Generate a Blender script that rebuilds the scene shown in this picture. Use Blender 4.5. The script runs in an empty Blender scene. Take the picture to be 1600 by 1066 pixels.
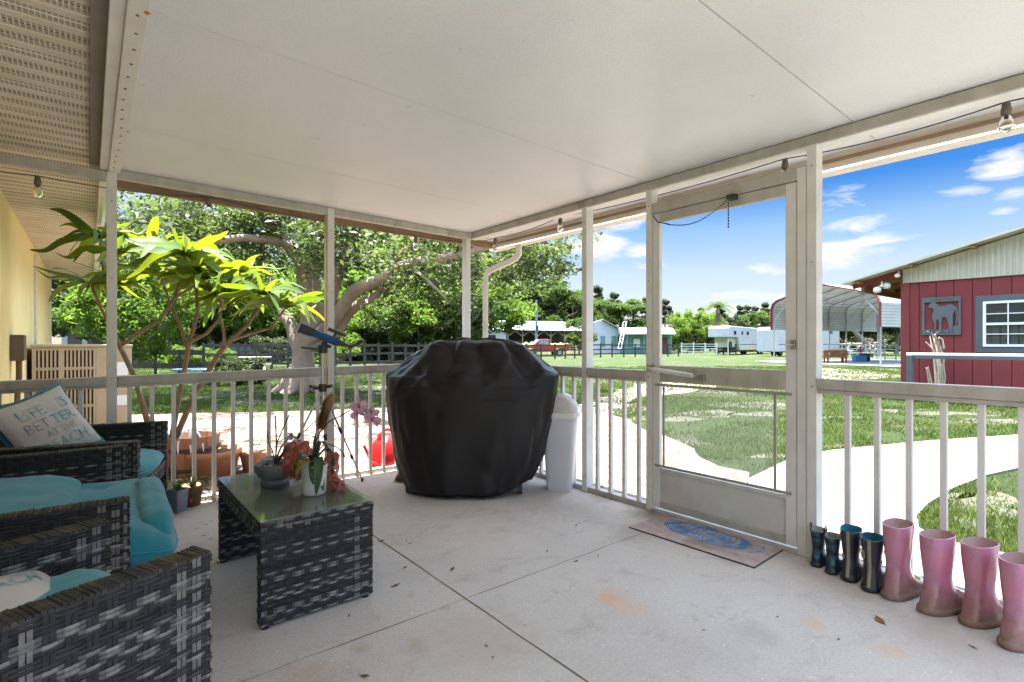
import bpy, math, random
import numpy as np
from mathutils import Vector, Matrix, noise
C = bpy.context.scene
COL = C.collection
# ---------------------------------------------------------------- camera
FW = (math.sin(math.radians(39.1)), math.cos(math.radians(39.1)))
RT = (FW[1], -FW[0])
EYE, FOC, HZ = 1.16, 812.0, 537.5
cd = bpy.data.cameras.new("camera"); cam = bpy.data.objects.new("camera", cd); COL.objects.link(cam)
cam.location = (0, 0, EYE); cam.rotation_euler = (math.radians(90), 0, math.radians(-39.1))
cd.sensor_width = 36; cd.lens = FOC / 1600 * 36; cd.shift_y = (HZ - 533) / 1600
cd.clip_start = 0.05; cd.clip_end = 2000
C.camera = cam
# ---------------------------------------------------------------- light
SUN_EL, SUN_AZ = 84.0, 8.0          # nearly overhead, a little to the +Y side
w = bpy.data.worlds.new("World"); C.world = w; w.use_nodes = True
wn, wl = w.node_tree.nodes, w.node_tree.links
wn.clear()
wo = wn.new('ShaderNodeOutputWorld'); bg = wn.new('ShaderNodeBackground')
sky = wn.new('ShaderNodeTexSky'); sky.sky_type = 'NISHITA'; sky.sun_disc = False
sky.sun_elevation = math.radians(SUN_EL); sky.sun_rotation = math.radians(SUN_AZ)
sky.air_density = 1.0; sky.dust_density = 0.3; sky.ozone_density = 2.5
bg.inputs[1].default_value = 0.15
tc = wn.new('ShaderNodeTexCoord')
def wmath(op, a, b=None, c=None):
    n = wn.new('ShaderNodeMath'); n.operation = op
    for i, x in enumerate((a, b, c)):
        if x is None: continue
        if isinstance(x, (int, float)): n.inputs[i].default_value = x
        else: wl.new(x, n.inputs[i])
    return n.outputs[0]
# clouds: wisps of fractal noise inside a few soft patches of sky (given as directions)
def skydir(px, py):
    v = Vector((FW[0] + RT[0]*(px-800)/FOC, FW[1] + RT[1]*(px-800)/FOC, (HZ-py)/FOC)); return v.normalized()
mp = wn.new('ShaderNodeMapping'); mp.inputs['Scale'].default_value = (1, 1, 3.6)
wl.new(tc.outputs['Generated'], mp.inputs[0])
nz = wn.new('ShaderNodeTexNoise'); nz.inputs['Scale'].default_value = 10; nz.inputs['Detail'].default_value = 9
nz.inputs['Roughness'].default_value = 0.62; nz.inputs['Distortion'].default_value = 0.5
wl.new(mp.outputs[0], nz.inputs['Vector'])
patches = [(965, 348, .045, .014, 1.3), (935, 385, .05, .02, 1.3), (1000, 392, .035, .012, 1.2), (1322, 396, .055, .022, 1.3), (1345, 380, .05, .008, 1.1), (1300, 315, .05, .03, .62),
           (1575, 268, .035, .02, .95), (1510, 298, .035, .012, .95), (1590, 298, .025, .010, .9), (1565, 330, .02, .006, .85), (1200, 418, .03, .012, .75),
           (1330, 352, .05, .014, .8), (1120, 365, .025, .012, .5), (1020, 415, .03, .012, .8), (900, 478, .2, .02, .7), (1150, 478, .2, .02, .7),
           (2400, 250, .2, .1, 1.0), (-500, 300, .4, .15, 1.1), (300, 100, .3, .12, 1.0)]
tot = None
for px, py, a, b, s in patches:
    d = skydir(px, py)
    sub = wn.new('ShaderNodeVectorMath'); sub.operation = 'SUBTRACT'
    nrm = wn.new('ShaderNodeVectorMath'); nrm.operation = 'NORMALIZE'
    wl.new(tc.outputs['Generated'], nrm.inputs[0]); wl.new(nrm.outputs[0], sub.inputs[0]); sub.inputs[1].default_value = d
    sp = wn.new('ShaderNodeSeparateXYZ'); wl.new(sub.outputs[0], sp.inputs[0])
    h2 = wmath('ADD', wmath('POWER', wmath('ABSOLUTE', sp.outputs[0]), 2.0), wmath('POWER', wmath('ABSOLUTE', sp.outputs[1]), 2.0))
    e = wmath('ADD', wmath('DIVIDE', h2, a*a), wmath('DIVIDE', wmath('POWER', wmath('ABSOLUTE', sp.outputs[2]), 2.0), b*b))
    g = wmath('MULTIPLY', wmath('EXPONENT', wmath('MULTIPLY', e, -0.5)), s)
    tot = g if tot is None else wmath('MAXIMUM', tot, g)
cl = wmath('SUBTRACT', wmath('ADD', nz.outputs[0], wmath('MULTIPLY', tot, .40)), .70)
mr = wn.new('ShaderNodeMapRange'); mr.inputs[1].default_value = 0; mr.inputs[2].default_value = .24; wl.new(cl, mr.inputs[0])
hs = wn.new('ShaderNodeHueSaturation'); hs.inputs['Saturation'].default_value = 1.0; hs.inputs['Value'].default_value = 1.0
wl.new(sky.outputs[0], hs.inputs['Color'])
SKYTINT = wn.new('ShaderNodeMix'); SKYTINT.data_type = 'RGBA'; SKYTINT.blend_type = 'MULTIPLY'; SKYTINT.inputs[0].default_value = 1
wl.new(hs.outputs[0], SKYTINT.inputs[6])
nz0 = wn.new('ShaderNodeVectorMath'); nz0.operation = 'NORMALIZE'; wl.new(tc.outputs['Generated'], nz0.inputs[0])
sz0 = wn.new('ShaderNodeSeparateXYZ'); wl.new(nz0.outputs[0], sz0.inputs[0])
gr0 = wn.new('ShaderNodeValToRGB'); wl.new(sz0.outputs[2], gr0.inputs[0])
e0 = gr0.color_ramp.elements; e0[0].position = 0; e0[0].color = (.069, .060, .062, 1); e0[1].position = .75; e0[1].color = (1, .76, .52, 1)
for p0, c0 in ((.06, (.066, .059, .061, 1)), (.13, (.078, .066, .059, 1)), (.20, (.056, .062, .065, 1)), (.262, (.014, .037, .063, 1)), (.355, (.009, .030, .062, 1)), (.46, (.9, .7, .5, 1))):  # top stops brightened above the visible sky to add light inside the porch
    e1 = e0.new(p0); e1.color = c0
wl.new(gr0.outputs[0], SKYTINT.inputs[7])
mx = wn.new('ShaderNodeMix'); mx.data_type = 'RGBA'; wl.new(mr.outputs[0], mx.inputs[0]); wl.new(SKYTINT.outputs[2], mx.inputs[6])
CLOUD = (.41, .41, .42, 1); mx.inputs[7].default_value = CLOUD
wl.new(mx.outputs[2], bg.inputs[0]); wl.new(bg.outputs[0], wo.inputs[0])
sd = bpy.data.lights.new("sun", 'SUN'); sd.energy = 2.0; sd.angle = math.radians(.6); sd.color = (1, .96, .9)
sun = bpy.data.objects.new("sun", sd); COL.objects.link(sun)
se, sa = math.radians(SUN_EL), math.radians(SUN_AZ)
sv = Vector((math.sin(sa)*math.cos(se), math.cos(sa)*math.cos(se), math.sin(se)))
sun.rotation_euler = sv.to_track_quat('Z', 'Y').to_euler(); sun.location = (0, 20, 40)
C.view_settings.view_transform = 'Standard'; C.view_settings.look = 'None'; C.view_settings.gamma = 1
C.view_settings.exposure = 4.15
# ---------------------------------------------------------------- helpers
def at(px, py, d):                       # point seen at photo pixel (px,py), d metres ahead of the eye
    u = (px-800)/FOC
    return Vector(((FW[0]+RT[0]*u)*d, (FW[1]+RT[1]*u)*d, EYE + (HZ-py)/FOC*d))
def gp(px, py, z=0.0):                   # point at height z
    return at(px, py, (EYE-z)*FOC/(py-HZ))
class MB:
    def __init__(s): s.v=[]; s.f=[]; s.sh=[]; s.sm=[]
    def add(s, vs, fs, shade=.5, smooth=False):
        o=len(s.v); s.v.extend([tuple(p) for p in vs])
        for f in fs: s.f.append(tuple(i+o for i in f)); s.sh.append(shade); s.sm.append(smooth)
    def bx(s, x0,x1,y0,y1,z0,z1, shade=.5, M=None):
        vs=[Vector(p) for p in ((x0,y0,z0),(x1,y0,z0),(x1,y1,z0),(x0,y1,z0),(x0,y0,z1),(x1,y0,z1),(x1,y1,z1),(x0,y1,z1))]
        if M is not None: vs=[M@p for p in vs]
        s.add(vs,[(0,3,2,1),(4,5,6,7),(0,1,5,4),(1,2,6,5),(2,3,7,6),(3,0,4,7)],shade)
        return s
    def bar(s,p,q,w,h,up=(0,0,1),shade=.5):
        p=Vector(p);q=Vector(q);d=(q-p); 
        if d.length<1e-6: return s
        d.normalize(); up=Vector(up); sd=d.cross(up)
        if sd.length<1e-4: sd=d.cross(Vector((1,0,0)))
        sd.normalize(); u=sd.cross(d)
        vs=[e+sd*a*w/2+u*b*h/2 for e in (p,q) for a,b in ((-1,-1),(1,-1),(1,1),(-1,1))]
        s.add(vs,[(0,1,2,3),(7,6,5,4),(0,4,5,1),(1,5,6,2),(2,6,7,3),(3,7,4,0)],shade); return s
    def tube(s,pts,r,n=8,shade=.5,caps=True,smooth=True,flat=1.0):
        pts=[Vector(p) for p in pts]; m=len(pts)
        rs=r if isinstance(r,(list,tuple)) else [r]*m
        vs=[];ref=None
        for i,p in enumerate(pts):
            d=(pts[min(i+1,m-1)]-pts[max(i-1,0)]); d.normalize()
            if ref is None: ref=d.cross(Vector((0,0,1))); 
            if ref.length<1e-3: ref=Vector((1,0,0))
            ref=(ref-d*ref.dot(d)); 
            if ref.length<1e-4: ref=d.cross(Vector((0,1,0)))
            ref.normalize(); b=d.cross(ref)
            for k in range(n):
                a=2*math.pi*k/n; vs.append(p+ref*math.cos(a)*rs[i]+b*math.sin(a)*rs[i]*flat)
        fs=[(i*n+k,i*n+(k+1)%n,(i+1)*n+(k+1)%n,(i+1)*n+k) for i in range(m-1) for k in range(n)]
        s.add(vs,fs,shade,smooth)
        if caps: s.add(vs[:n],[tuple(range(n))[::-1]],shade); s.add(vs[-n:],[tuple(range(n))],shade)
        return s
    def lathe(s,prof,c=(0,0,0),n=28,shade=.5,sx=1,sy=1,rz=0,smooth=True):
        vs=[]
        for r,z in prof:
            for k in range(n):
                a=2*math.pi*k/n; x,y=r*math.cos(a)*sx,r*math.sin(a)*sy
                vs.append((c[0]+x*math.cos(rz)-y*math.sin(rz),c[1]+x*math.sin(rz)+y*math.cos(rz),c[2]+z))
        fs=[(i*n+k,i*n+(k+1)%n,(i+1)*n+(k+1)%n,(i+1)*n+k) for i in range(len(prof)-1) for k in range(n)]
        s.add(vs,fs,shade,smooth); return s
    def prism(s,poly,ext,shade=.5):
        poly=[Vector(p) for p in poly]; ext=Vector(ext); n=len(poly)
        vs=poly+[p+ext for p in poly]
        s.add(vs,[tuple(range(n))[::-1],tuple(range(n,2*n))]+[(i,(i+1)%n,(i+1)%n+n,i+n) for i in range(n)],shade); return s
    def grid(s,fn,nu,nv,shade=.5,smooth=True,closeu=False):
        vs=[fn(i/nu,j/nv) for j in range(nv+1) for i in range(nu+1)]; w_=nu+1
        s.add(vs,[(j*w_+i,j*w_+i+1,(j+1)*w_+i+1,(j+1)*w_+i) for j in range(nv) for i in range(nu)],shade,smooth); return s
    def mesh(s,name,T=None):
        vs=s.v if T is None else [tuple(T@Vector(p)) for p in s.v]
        me=bpy.data.meshes.new(name); me.from_pydata(vs,[],s.f)
        a=me.attributes.new('shade','FLOAT','FACE'); a.data.foreach_set('value',s.sh)
        me.polygons.foreach_set('use_smooth',s.sm); me.update(); return me
INV={}
def link(name,me,mat,parent=None,bevel=0,weld=False):
    o=bpy.data.objects.new(name,me); COL.objects.link(o)
    if mat is not None: me.materials.append(mat)
    if parent is not None: o.parent=parent; INV[o.name]=INV.get(parent.name)
    if bevel:
        b=o.modifiers.new('bevel','BEVEL'); b.width=bevel; b.segments=2; b.limit_method='ANGLE'; b.angle_limit=math.radians(50)
    return o
def tag(o,label=None,cat=None,group=None,kind=None):
    if label: o['label']=label
    if cat: o['category']=cat
    if group: o['group']=group
    if kind: o['kind']=kind
    return o
def thing(name,label,cat,loc=(0,0,0),rz=0,group=None):
    o=bpy.data.objects.new(name,None); COL.objects.link(o); o.location=loc; o.rotation_euler=(0,0,rz); o.empty_display_size=.1
    INV[o.name]=(Matrix.Translation(Vector(loc))@Matrix.Rotation(rz,4,'Z')).inverted()
    return tag(o,label,cat,group)
def part(name,mb,mat,parent,bevel=0,label=None):
    o=link(name,mb.mesh(name,INV.get(parent.name)),mat,parent,bevel)
    if label: o['label']=label
    return o
def solo(name,mb,mat,label,cat,group=None,bevel=0):
    return tag(link(name,mb.mesh(name),mat,None,bevel),label,cat,group)
def struct(name,mb,mat,bevel=0,kind='structure'):
    return tag(link(name,mb.mesh(name),mat,None,bevel),kind=kind)
def copy_tree(o,parent=None,label=None,loc=None,rz=None,scale=None):
    c=o.copy(); COL.objects.link(c)
    if parent is not None: c.parent=parent
    if label: c['label']=label
    if loc is not None: c.location=loc
    if rz is not None: c.rotation_euler=(0,0,rz)
    if scale is not None: c.scale=scale if not isinstance(scale,(int,float)) else (scale,)*3
    for ch in [x for x in o.children]: copy_tree(ch,c)
    return c
# ---------------------------------------------------------------- materials
def nodes(name):
    m=bpy.data.materials.new(name); m.use_nodes=True; nt=m.node_tree
    b=nt.nodes['Principled BSDF']; return m,nt,b
def lk(nt,a,b): nt.links.new(a,b)
def tcoord(nt,scale=(1,1,1)):
    t=nt.nodes.new('ShaderNodeTexCoord'); mp=nt.nodes.new('ShaderNodeMapping'); mp.inputs['Scale'].default_value=scale
    lk(nt,t.outputs['Object'],mp.inputs[0]); return mp.outputs[0]
def noise_n(nt,vec,scale,detail=4,rough=.55,dist=0):
    n=nt.nodes.new('ShaderNodeTexNoise'); n.inputs['Scale'].default_value=scale; n.inputs['Detail'].default_value=detail
    n.inputs['Roughness'].default_value=rough; n.inputs['Distortion'].default_value=dist; lk(nt,vec,n.inputs['Vector']); return n.outputs[0]
def ramp(nt,x,stops):
    r=nt.nodes.new('ShaderNodeValToRGB'); lk(nt,x,r.inputs[0]); e=r.color_ramp.elements
    while len(e)<len(stops): e.new(.5)
    for i,(p,c) in enumerate(stops):
        e[i].position=p; e[i].color=(c if len(c)==4 else (*c,1)) if not isinstance(c,(int,float)) else (c,c,c,1)
    return r.outputs[0]
def mix(nt,f,a,b,mode='MIX'):
    n=nt.nodes.new('ShaderNodeMix'); n.data_type='RGBA'; n.blend_type=mode
    for i,x in ((0,f),(6,a),(7,b)):
        if isinstance(x,(int,float)): n.inputs[i].default_value=x
        elif isinstance(x,tuple): n.inputs[i].default_value=(*x[:3],1)
        else: lk(nt,x,n.inputs[i])
    return n.outputs[2]
def mth(nt,op,a,b=None):
    n=nt.nodes.new('ShaderNodeMath'); n.operation=op
    for i,x in enumerate((a,b)):
        if x is None: continue
        if isinstance(x,(int,float)): n.inputs[i].default_value=x
        else: lk(nt,x,n.inputs[i])
    return n.outputs[0]
def bump(nt,b,h,strength=.3,dist=.01):
    n=nt.nodes.new('ShaderNodeBump'); n.inputs['Strength'].default_value=strength; n.inputs['Distance'].default_value=dist
    lk(nt,h,n.inputs['Height']); lk(nt,n.outputs[0],b.inputs['Normal'])
def attr(nt,name='shade'):
    a=nt.nodes.new('ShaderNodeAttribute'); a.attribute_name=name; return a.outputs['Fac']
def MAT(name,c1,c2=None,scale=4,rough=.55,bs=0,bscale=80,bd=.004,metal=0,spec=.5,shade=0,stretch=(1,1,1),stain=None,trans=0,sheen=0,coat=0,lo=.35,hi=.65,alpha=1,sss=0):
    m,nt,b=nodes(name); v=tcoord(nt,stretch)
    c2=c2 or tuple(x*.82 for x in c1)
    col=mix(nt,ramp(nt,noise_n(nt,v,scale,6,.6),[(lo,0.),(hi,1.)]),c1,c2)
    if stain:
        sc,scale2,l2=stain
        col=mix(nt,ramp(nt,noise_n(nt,tcoord(nt,(1,1,.35)),scale2,7,.7,.3),[(l2,0.),(l2+.18,1.)]),col,sc)
    if shade:
        k=mth(nt,'ADD',mth(nt,'MULTIPLY',attr(nt),shade*2),1-shade)
        cc=nt.nodes.new('ShaderNodeCombineColor'); [lk(nt,k,cc.inputs[i]) for i in range(3)]
        col=mix(nt,1.0,col,cc.outputs[0],'MULTIPLY')
    lk(nt,col,b.inputs['Base Color']); b.inputs['Roughness'].default_value=rough; b.inputs['Metallic'].default_value=metal
    b.inputs['Specular IOR Level'].default_value=spec; b.inputs['Coat Weight'].default_value=coat
    if sheen: b.inputs['Sheen Weight'].default_value=sheen
    if sss: b.inputs['Subsurface Weight'].default_value=sss; b.inputs['Subsurface Scale'].default_value=.02
    if bs: bump(nt,b,noise_n(nt,v,bscale,4),bs,bd)
    if alpha<1: b.inputs['Alpha'].default_value=alpha
    if trans:
        t=nt.nodes.new('ShaderNodeBsdfTranslucent'); lk(nt,mix(nt,1.,col,(1.0,1.25,.5),'MULTIPLY'),t.inputs[0])
        ms=nt.nodes.new('ShaderNodeMixShader'); ms.inputs[0].default_value=trans; out=nt.nodes['Material Output']
        lk(nt,b.outputs[0],ms.inputs[1]); lk(nt,t.outputs[0],ms.inputs[2]); lk(nt,ms.outputs[0],out.inputs[0])
    return m
random.seed(7); rng=np.random.default_rng(7)
M_alum=MAT('aluminium_white',(.70,.68,.645),(.62,.595,.555),6,.42,bs=.05,bscale=30,stain=((.40,.33,.25),9,.66))
M_alumd=MAT('aluminium_dirty_shaded',(.48,.45,.40),(.37,.33,.28),5,.5,bs=.1,bscale=40,stain=((.22,.15,.09),7,.60),stretch=(2,2,1))  # dirt, plus a base darkened to paint the shade on inward faces
M_dark=MAT('dark_plastic',(.03,.03,.032),None,5,.45)
M_chrome=MAT('bare_metal',(.55,.55,.56),(.42,.42,.43),9,.3,metal=1)
M_glassclear,nt,b=nodes('clear_glass'); b.inputs['Transmission Weight'].default_value=1; b.inputs['Roughness'].default_value=.05; b.inputs['Base Color'].default_value=(.95,.96,.94,1); b.inputs['IOR'].default_value=1.3
M_steel=MAT('galvanised_steel',(.42,.44,.46),(.34,.36,.38),3,.45,metal=.6)
# porch ceiling: pebbled white aluminium pan
M_ceil,nt,b=nodes('embossed_ceiling'); v=tcoord(nt)
c=mix(nt,ramp(nt,noise_n(nt,v,1.1,6,.6),[(.35,0.),(.7,1.)]),(.72,.725,.72),(.66,.66,.655))
c=mix(nt,ramp(nt,noise_n(nt,v,170,2,.5),[(.42,0.),(.56,1.)]),mix(nt,1.,c,(.93,.93,.93),'MULTIPLY'),c)
c=mix(nt,ramp(nt,noise_n(nt,v,23,3,.5),[(.735,0.),(.76,1.)]),c,(.55,.5,.43))
lk(nt,c,b.inputs['Base Color']); b.inputs['Roughness'].default_value=.33; bump(nt,b,noise_n(nt,v,140,3,.6),.35,.004)
# perforated soffit
M_soffit,nt,b=nodes('vinyl_soffit'); v=tcoord(nt)
sp=nt.nodes.new('ShaderNodeSeparateXYZ'); lk(nt,v,sp.inputs[0])
fx=mth(nt,'ABSOLUTE',mth(nt,'SUBTRACT',mth(nt,'FRACT',mth(nt,'MULTIPLY',sp.outputs[0],60)),.5))
fy=mth(nt,'ABSOLUTE',mth(nt,'SUBTRACT',mth(nt,'FRACT',mth(nt,'MULTIPLY',sp.outputs[1],105)),.5))
hole=mth(nt,'MULTIPLY',mth(nt,'LESS_THAN',fx,.33),mth(nt,'LESS_THAN',fy,.27))
band=mth(nt,'LESS_THAN',mth(nt,'FRACT',mth(nt,'MULTIPLY',sp.outputs[1],7.875)),.52)
hole=mth(nt,'MULTIPLY',hole,band)
c=mix(nt,ramp(nt,noise_n(nt,v,3,5),[(.4,0.),(.7,1.)]),(.66,.60,.48),(.57,.50,.39))
c=mix(nt,hole,c,(.10,.075,.045))
lk(nt,c,b.inputs['Base Color']); b.inputs['Roughness'].default_value=.6
# porch slab
M_floor,nt,b=nodes('broom_concrete'); v=tcoord(nt)
c=mix(nt,ramp(nt,noise_n(nt,v,1.3,8,.65),[(.3,0.),(.7,1.)]),(.60,.535,.48),(.50,.44,.395))
c=mix(nt,ramp(nt,noise_n(nt,v,4.5,9,.75,.6),[(.54,0.),(.76,1.)]),c,(.37,.315,.275))
c=mix(nt,ramp(nt,noise_n(nt,tcoord(nt,(1,2.2,1)),2.3,10,.8,1.2),[(.56,0.),(.64,1.)]),c,(.47,.41,.365))
c=mix(nt,ramp(nt,noise_n(nt,v,85,4,.75),[(.40,0.),(.60,1.)]),c,mix(nt,1.,c,(.86,.85,.84),'MULTIPLY'))
c=mix(nt,ramp(nt,noise_n(nt,v,70,2,.5),[(.70,0.),(.74,1.)]),c,(.80,.78,.74))
c=mix(nt,ramp(nt,noise_n(nt,v,46,4,.7),[(.655,0.),(.70,1.)]),c,(.33,.27,.22))
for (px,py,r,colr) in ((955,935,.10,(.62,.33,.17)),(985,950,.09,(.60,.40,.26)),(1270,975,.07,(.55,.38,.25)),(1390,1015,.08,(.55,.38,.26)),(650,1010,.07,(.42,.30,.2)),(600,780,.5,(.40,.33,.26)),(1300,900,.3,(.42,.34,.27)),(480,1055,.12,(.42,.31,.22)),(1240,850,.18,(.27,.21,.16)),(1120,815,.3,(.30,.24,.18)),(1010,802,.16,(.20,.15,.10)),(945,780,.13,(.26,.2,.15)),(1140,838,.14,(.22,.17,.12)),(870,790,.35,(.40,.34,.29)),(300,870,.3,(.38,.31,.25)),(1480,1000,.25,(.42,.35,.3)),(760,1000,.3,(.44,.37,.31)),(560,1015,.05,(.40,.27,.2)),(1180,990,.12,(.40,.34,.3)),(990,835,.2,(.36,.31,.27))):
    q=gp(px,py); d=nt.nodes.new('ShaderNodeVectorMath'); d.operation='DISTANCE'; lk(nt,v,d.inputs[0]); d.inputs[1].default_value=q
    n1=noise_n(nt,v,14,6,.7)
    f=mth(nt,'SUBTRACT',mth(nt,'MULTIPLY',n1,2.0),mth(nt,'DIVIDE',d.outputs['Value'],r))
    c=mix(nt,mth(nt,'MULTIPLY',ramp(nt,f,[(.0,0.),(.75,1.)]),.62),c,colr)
lk(nt,c,b.inputs['Base Color']); b.inputs['Roughness'].default_value=.82; bump(nt,b,noise_n(nt,v,240,5,.7),.12,.002)
M_joint=MAT('joint_dirt',(.10,.075,.045),(.16,.13,.06),18,.95,bs=.6,bscale=90)
# outdoors
M_lawn,nt,b=nodes('lawn'); v=tcoord(nt)
c=mix(nt,ramp(nt,noise_n(nt,v,.9,6,.6),[(.35,0.),(.65,1.)]),(.028,.052,.013),(.044,.062,.018))
c=mix(nt,ramp(nt,noise_n(nt,v,14,5,.7),[(.4,0.),(.62,1.)]),c,(.024,.043,.010))
c=mix(nt,mth(nt,'MULTIPLY',ramp(nt,noise_n(nt,v,.16,4,.6),[(.42,0.),(.6,1.)]),.4),c,(.050,.064,.024))
c=mix(nt,ramp(nt,noise_n(nt,v,.55,8,.72,.4),[(.545,0.),(.61,1.)]),c,(.085,.08,.055))
lk(nt,c,b.inputs['Base Color']); b.inputs['Roughness'].default_value=.9; b.inputs['Specular IOR Level'].default_value=.15; bump(nt,b,noise_n(nt,v,30,6,.8),1,.06)
M_flag,nt,b=nodes('flagstone'); v=tcoord(nt)
def vor(feat,sc,vv):
    n=nt.nodes.new('ShaderNodeTexVoronoi'); n.feature=feat; n.inputs['Scale'].default_value=sc; lk(nt,vv,n.inputs['Vector']); return n
dn=nt.nodes.new('ShaderNodeTexNoise'); dn.inputs['Scale'].default_value=2.5; lk(nt,v,dn.inputs['Vector'])
vv=nt.nodes.new('ShaderNodeVectorMath'); vv.operation='MULTIPLY_ADD'; lk(nt,dn.outputs['Color'],vv.inputs[0]); vv.inputs[1].default_value=(.25,.25,0); lk(nt,v,vv.inputs[2])
ve=vor('DISTANCE_TO_EDGE',1.9,vv.outputs[0]); vc=vor('F1',1.9,vv.outputs[0])
sc_=nt.nodes.new('ShaderNodeSeparateColor'); lk(nt,vc.outputs['Color'],sc_.inputs[0])
c=mix(nt,sc_.outputs[0],(.165,.12,.10),(.14,.115,.10))
c=mix(nt,mth(nt,'MULTIPLY',sc_.outputs[1],.6),c,(.22,.135,.105))
c=mix(nt,ramp(nt,noise_n(nt,v,6,6,.7),[(.4,0.),(.7,1.)]),c,(.18,.15,.12))
gr=ramp(nt,ve.outputs['Distance'],[(.022,0.),(.05,1.)])
c=mix(nt,gr,(.085,.06,.04),c)
lk(nt,c,b.inputs['Base Color']); b.inputs['Roughness'].default_value=.85; bump(nt,b,gr,.8,.02)
M_walk=MAT('walkway_concrete',(.16,.156,.148),(.135,.13,.122),2,.85,bs=.2,bscale=90,stain=((.33,.29,.24),1.6,.66))
M_gravel=MAT('gravel',(.36,.30,.26),(.24,.20,.16),9,.9,bs=1,bscale=20,bd=.03)
# ================================================================ THE PORCH
def zc(x): return 2.293+(3.02-x)*.016          # underside of the porch roof
floor=MB(); floor.bx(-1.3,3.10,-2.2,4.50,-.30,0); struct('floor',floor,M_floor)
gr_=MB(); gr_.add([(-300,-250,-.12),(350,-250,-.12),(350,350,-.12),(-300,350,-.12)],[(0,1,2,3)]); struct('ground',gr_,M_lawn)
def joint(name,p,q,w0,w1,seed):
    mb=MB(); n=90; p=Vector(p);q=Vector(q);d=(q-p);nrm=Vector((-d.y,d.x,0)).normalized(); vs=[]
    for i in range(n+1):
        t=i/n; c=p+d*t; j=(noise.noise(Vector((t*22,seed,0))))*.006
        wd=(w0+(w1-w0)*noise.noise(Vector((t*13,seed,4))))*.5; wd=max(wd,.0009)
        vs+= [c+nrm*(j-wd)+Vector((0,0,.0012)), c+nrm*(j+wd)+Vector((0,0,.0012))]
    mb.add(vs,[(2*i,2*i+1,2*i+3,2*i+2) for i in range(n)]); struct(name,mb,M_joint)
jx=gp(724,937).x; jy=gp(724,937).y
joint('floor_joint',(jx,-2.1,0),(jx+.02,4.38,0),.007,.016,1.)
joint('floor_joint',(-1.2,jy,0),(3.0,jy,0),.0035,.007,5.)
pv=MB(); pv.bx(-1.3,7.5,-9,-2.21,-.3,-.02); struct('bounce_paving',pv,M_walk)  # unseen slab added behind the camera to bounce sun onto the ceiling
# ceiling panels
cl=MB()
ys=[-.93,-.31,.96,2.23,3.50,4.56]  # roof cut short just behind the eye to let more light in
for a,b_ in zip(ys[:-1],ys[1:]):
    g=.0022
    vs=[(.06,a+g,zc(.06)),(3.42,a+g,zc(3.42)),(3.42,b_-g,zc(3.42)),(.06,b_-g,zc(.06))]
    cl.add(vs+[(x,y,z+.07) for x,y,z in vs],[(0,1,2,3)[::-1],(4,5,6,7),(0,1,5,4),(1,2,6,5),(2,3,7,6),(3,0,4,7)])
struct('ceiling',cl,M_ceil)
sm=MB(); sm.add([(.0,-.93,zc(0)+.012),(3.42,-.93,zc(3.42)+.012),(3.42,4.56,zc(3.42)+.012),(.0,4.56,zc(0)+.012)],[(3,2,1,0)])
struct('ceiling_seam',sm,MAT('seam_shadow_gap',(.25,.22,.18),None,3,.9))
# --- house behind: wall, soffit, fascia
M_yel=MAT('yellow_stucco',(.86,.73,.36),(.82,.68,.33),3,.85,bs=.3,bscale=60,stain=((.55,.40,.17),2.2,.68))
house=thing('house','yellow rendered house wall with white corner trim and ribbed soffit, left of the porch','house',(-.54,8,-.1))
hw=MB(); hw.bx(-3.5,-.545,4.62,12.2,-.12,2.42); hw.bx(-3.5,-1.30,-.98,4.62,-.12,2.42); part('wall',hw,M_yel,house)
ct=MB(); ct.bx(-.547,-.52,12.05,12.23,-.1,2.38); part('corner_trim',ct,M_alum,house,.004); ct=MB(); ct.bx(-.544,-.52,8.9,8.98,-.1,2.3); part('wall_trim',ct,M_alum,house,.004)
sf=MB(); pitch=.127; ov=Vector
y=-.93
while y<13.0:
    z0=2.375
    vs=[]
    for dy,dz in ((0,0),(.062,0),(.068,.009),(.074,0),(.118,0),(.1225,.010),(.127,0)):
        vs+=[(-1.6,y+dy,z0+dz),(.085,y+dy,z0+dz)]
    sf.add(vs,[(2*i,2*i+1,2*i+3,2*i+2) for i in range(6)]); y+=pitch
part('soffit',sf,M_soffit,house)
fs=MB(); fs.bx(.052,.088,4.63,13.0,2.30,2.55); fs.bx(.088,.12,4.63,13.0,2.40,2.55); part('fascia',fs,M_alum,house,.003)
rf=MB(); rf.bx(-4.2,.14,-.98,13.05,2.56,2.62); part('roof',rf,MAT('shingle',(.16,.14,.12),None,8,.9),house)
# H-channel where the pan roof meets the soffit
hc=thing('roof_channel','long white metal channel with screws between ribbed soffit and smooth ceiling','channel',(.1,1,2.3))
m=MB(); m.bx(.052,.098,-.93,4.44,2.318,2.374); m.bx(.098,.160,-.93,4.44,2.306,2.336); part('channel',m,M_alum,hc,.003)
M_scr=MAT('rusty_screw',(.30,.2,.12),(.12,.08,.05),20,.6,metal=.4); M_rust=MAT('rust',(.55,.20,.05),None,30,.9)
for i in range(34):
    m=MB(); m.lathe([(0,-.004),(.005,-.003),(.006,0)],(.128+.006*math.sin(i*7),-.2+i*.135,2.306),8); part('screw',m,M_scr,hc)
for cx,cy,rr in ((.155,2.19,.012),(.16,3.48,.008)):
    m=MB(); m.lathe([(0,-.0035),(rr*.7,-.003),(rr,0)],(cx,cy,2.3045),10,sx=.8); part('rust_spot',m,M_rust,hc)
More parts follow.
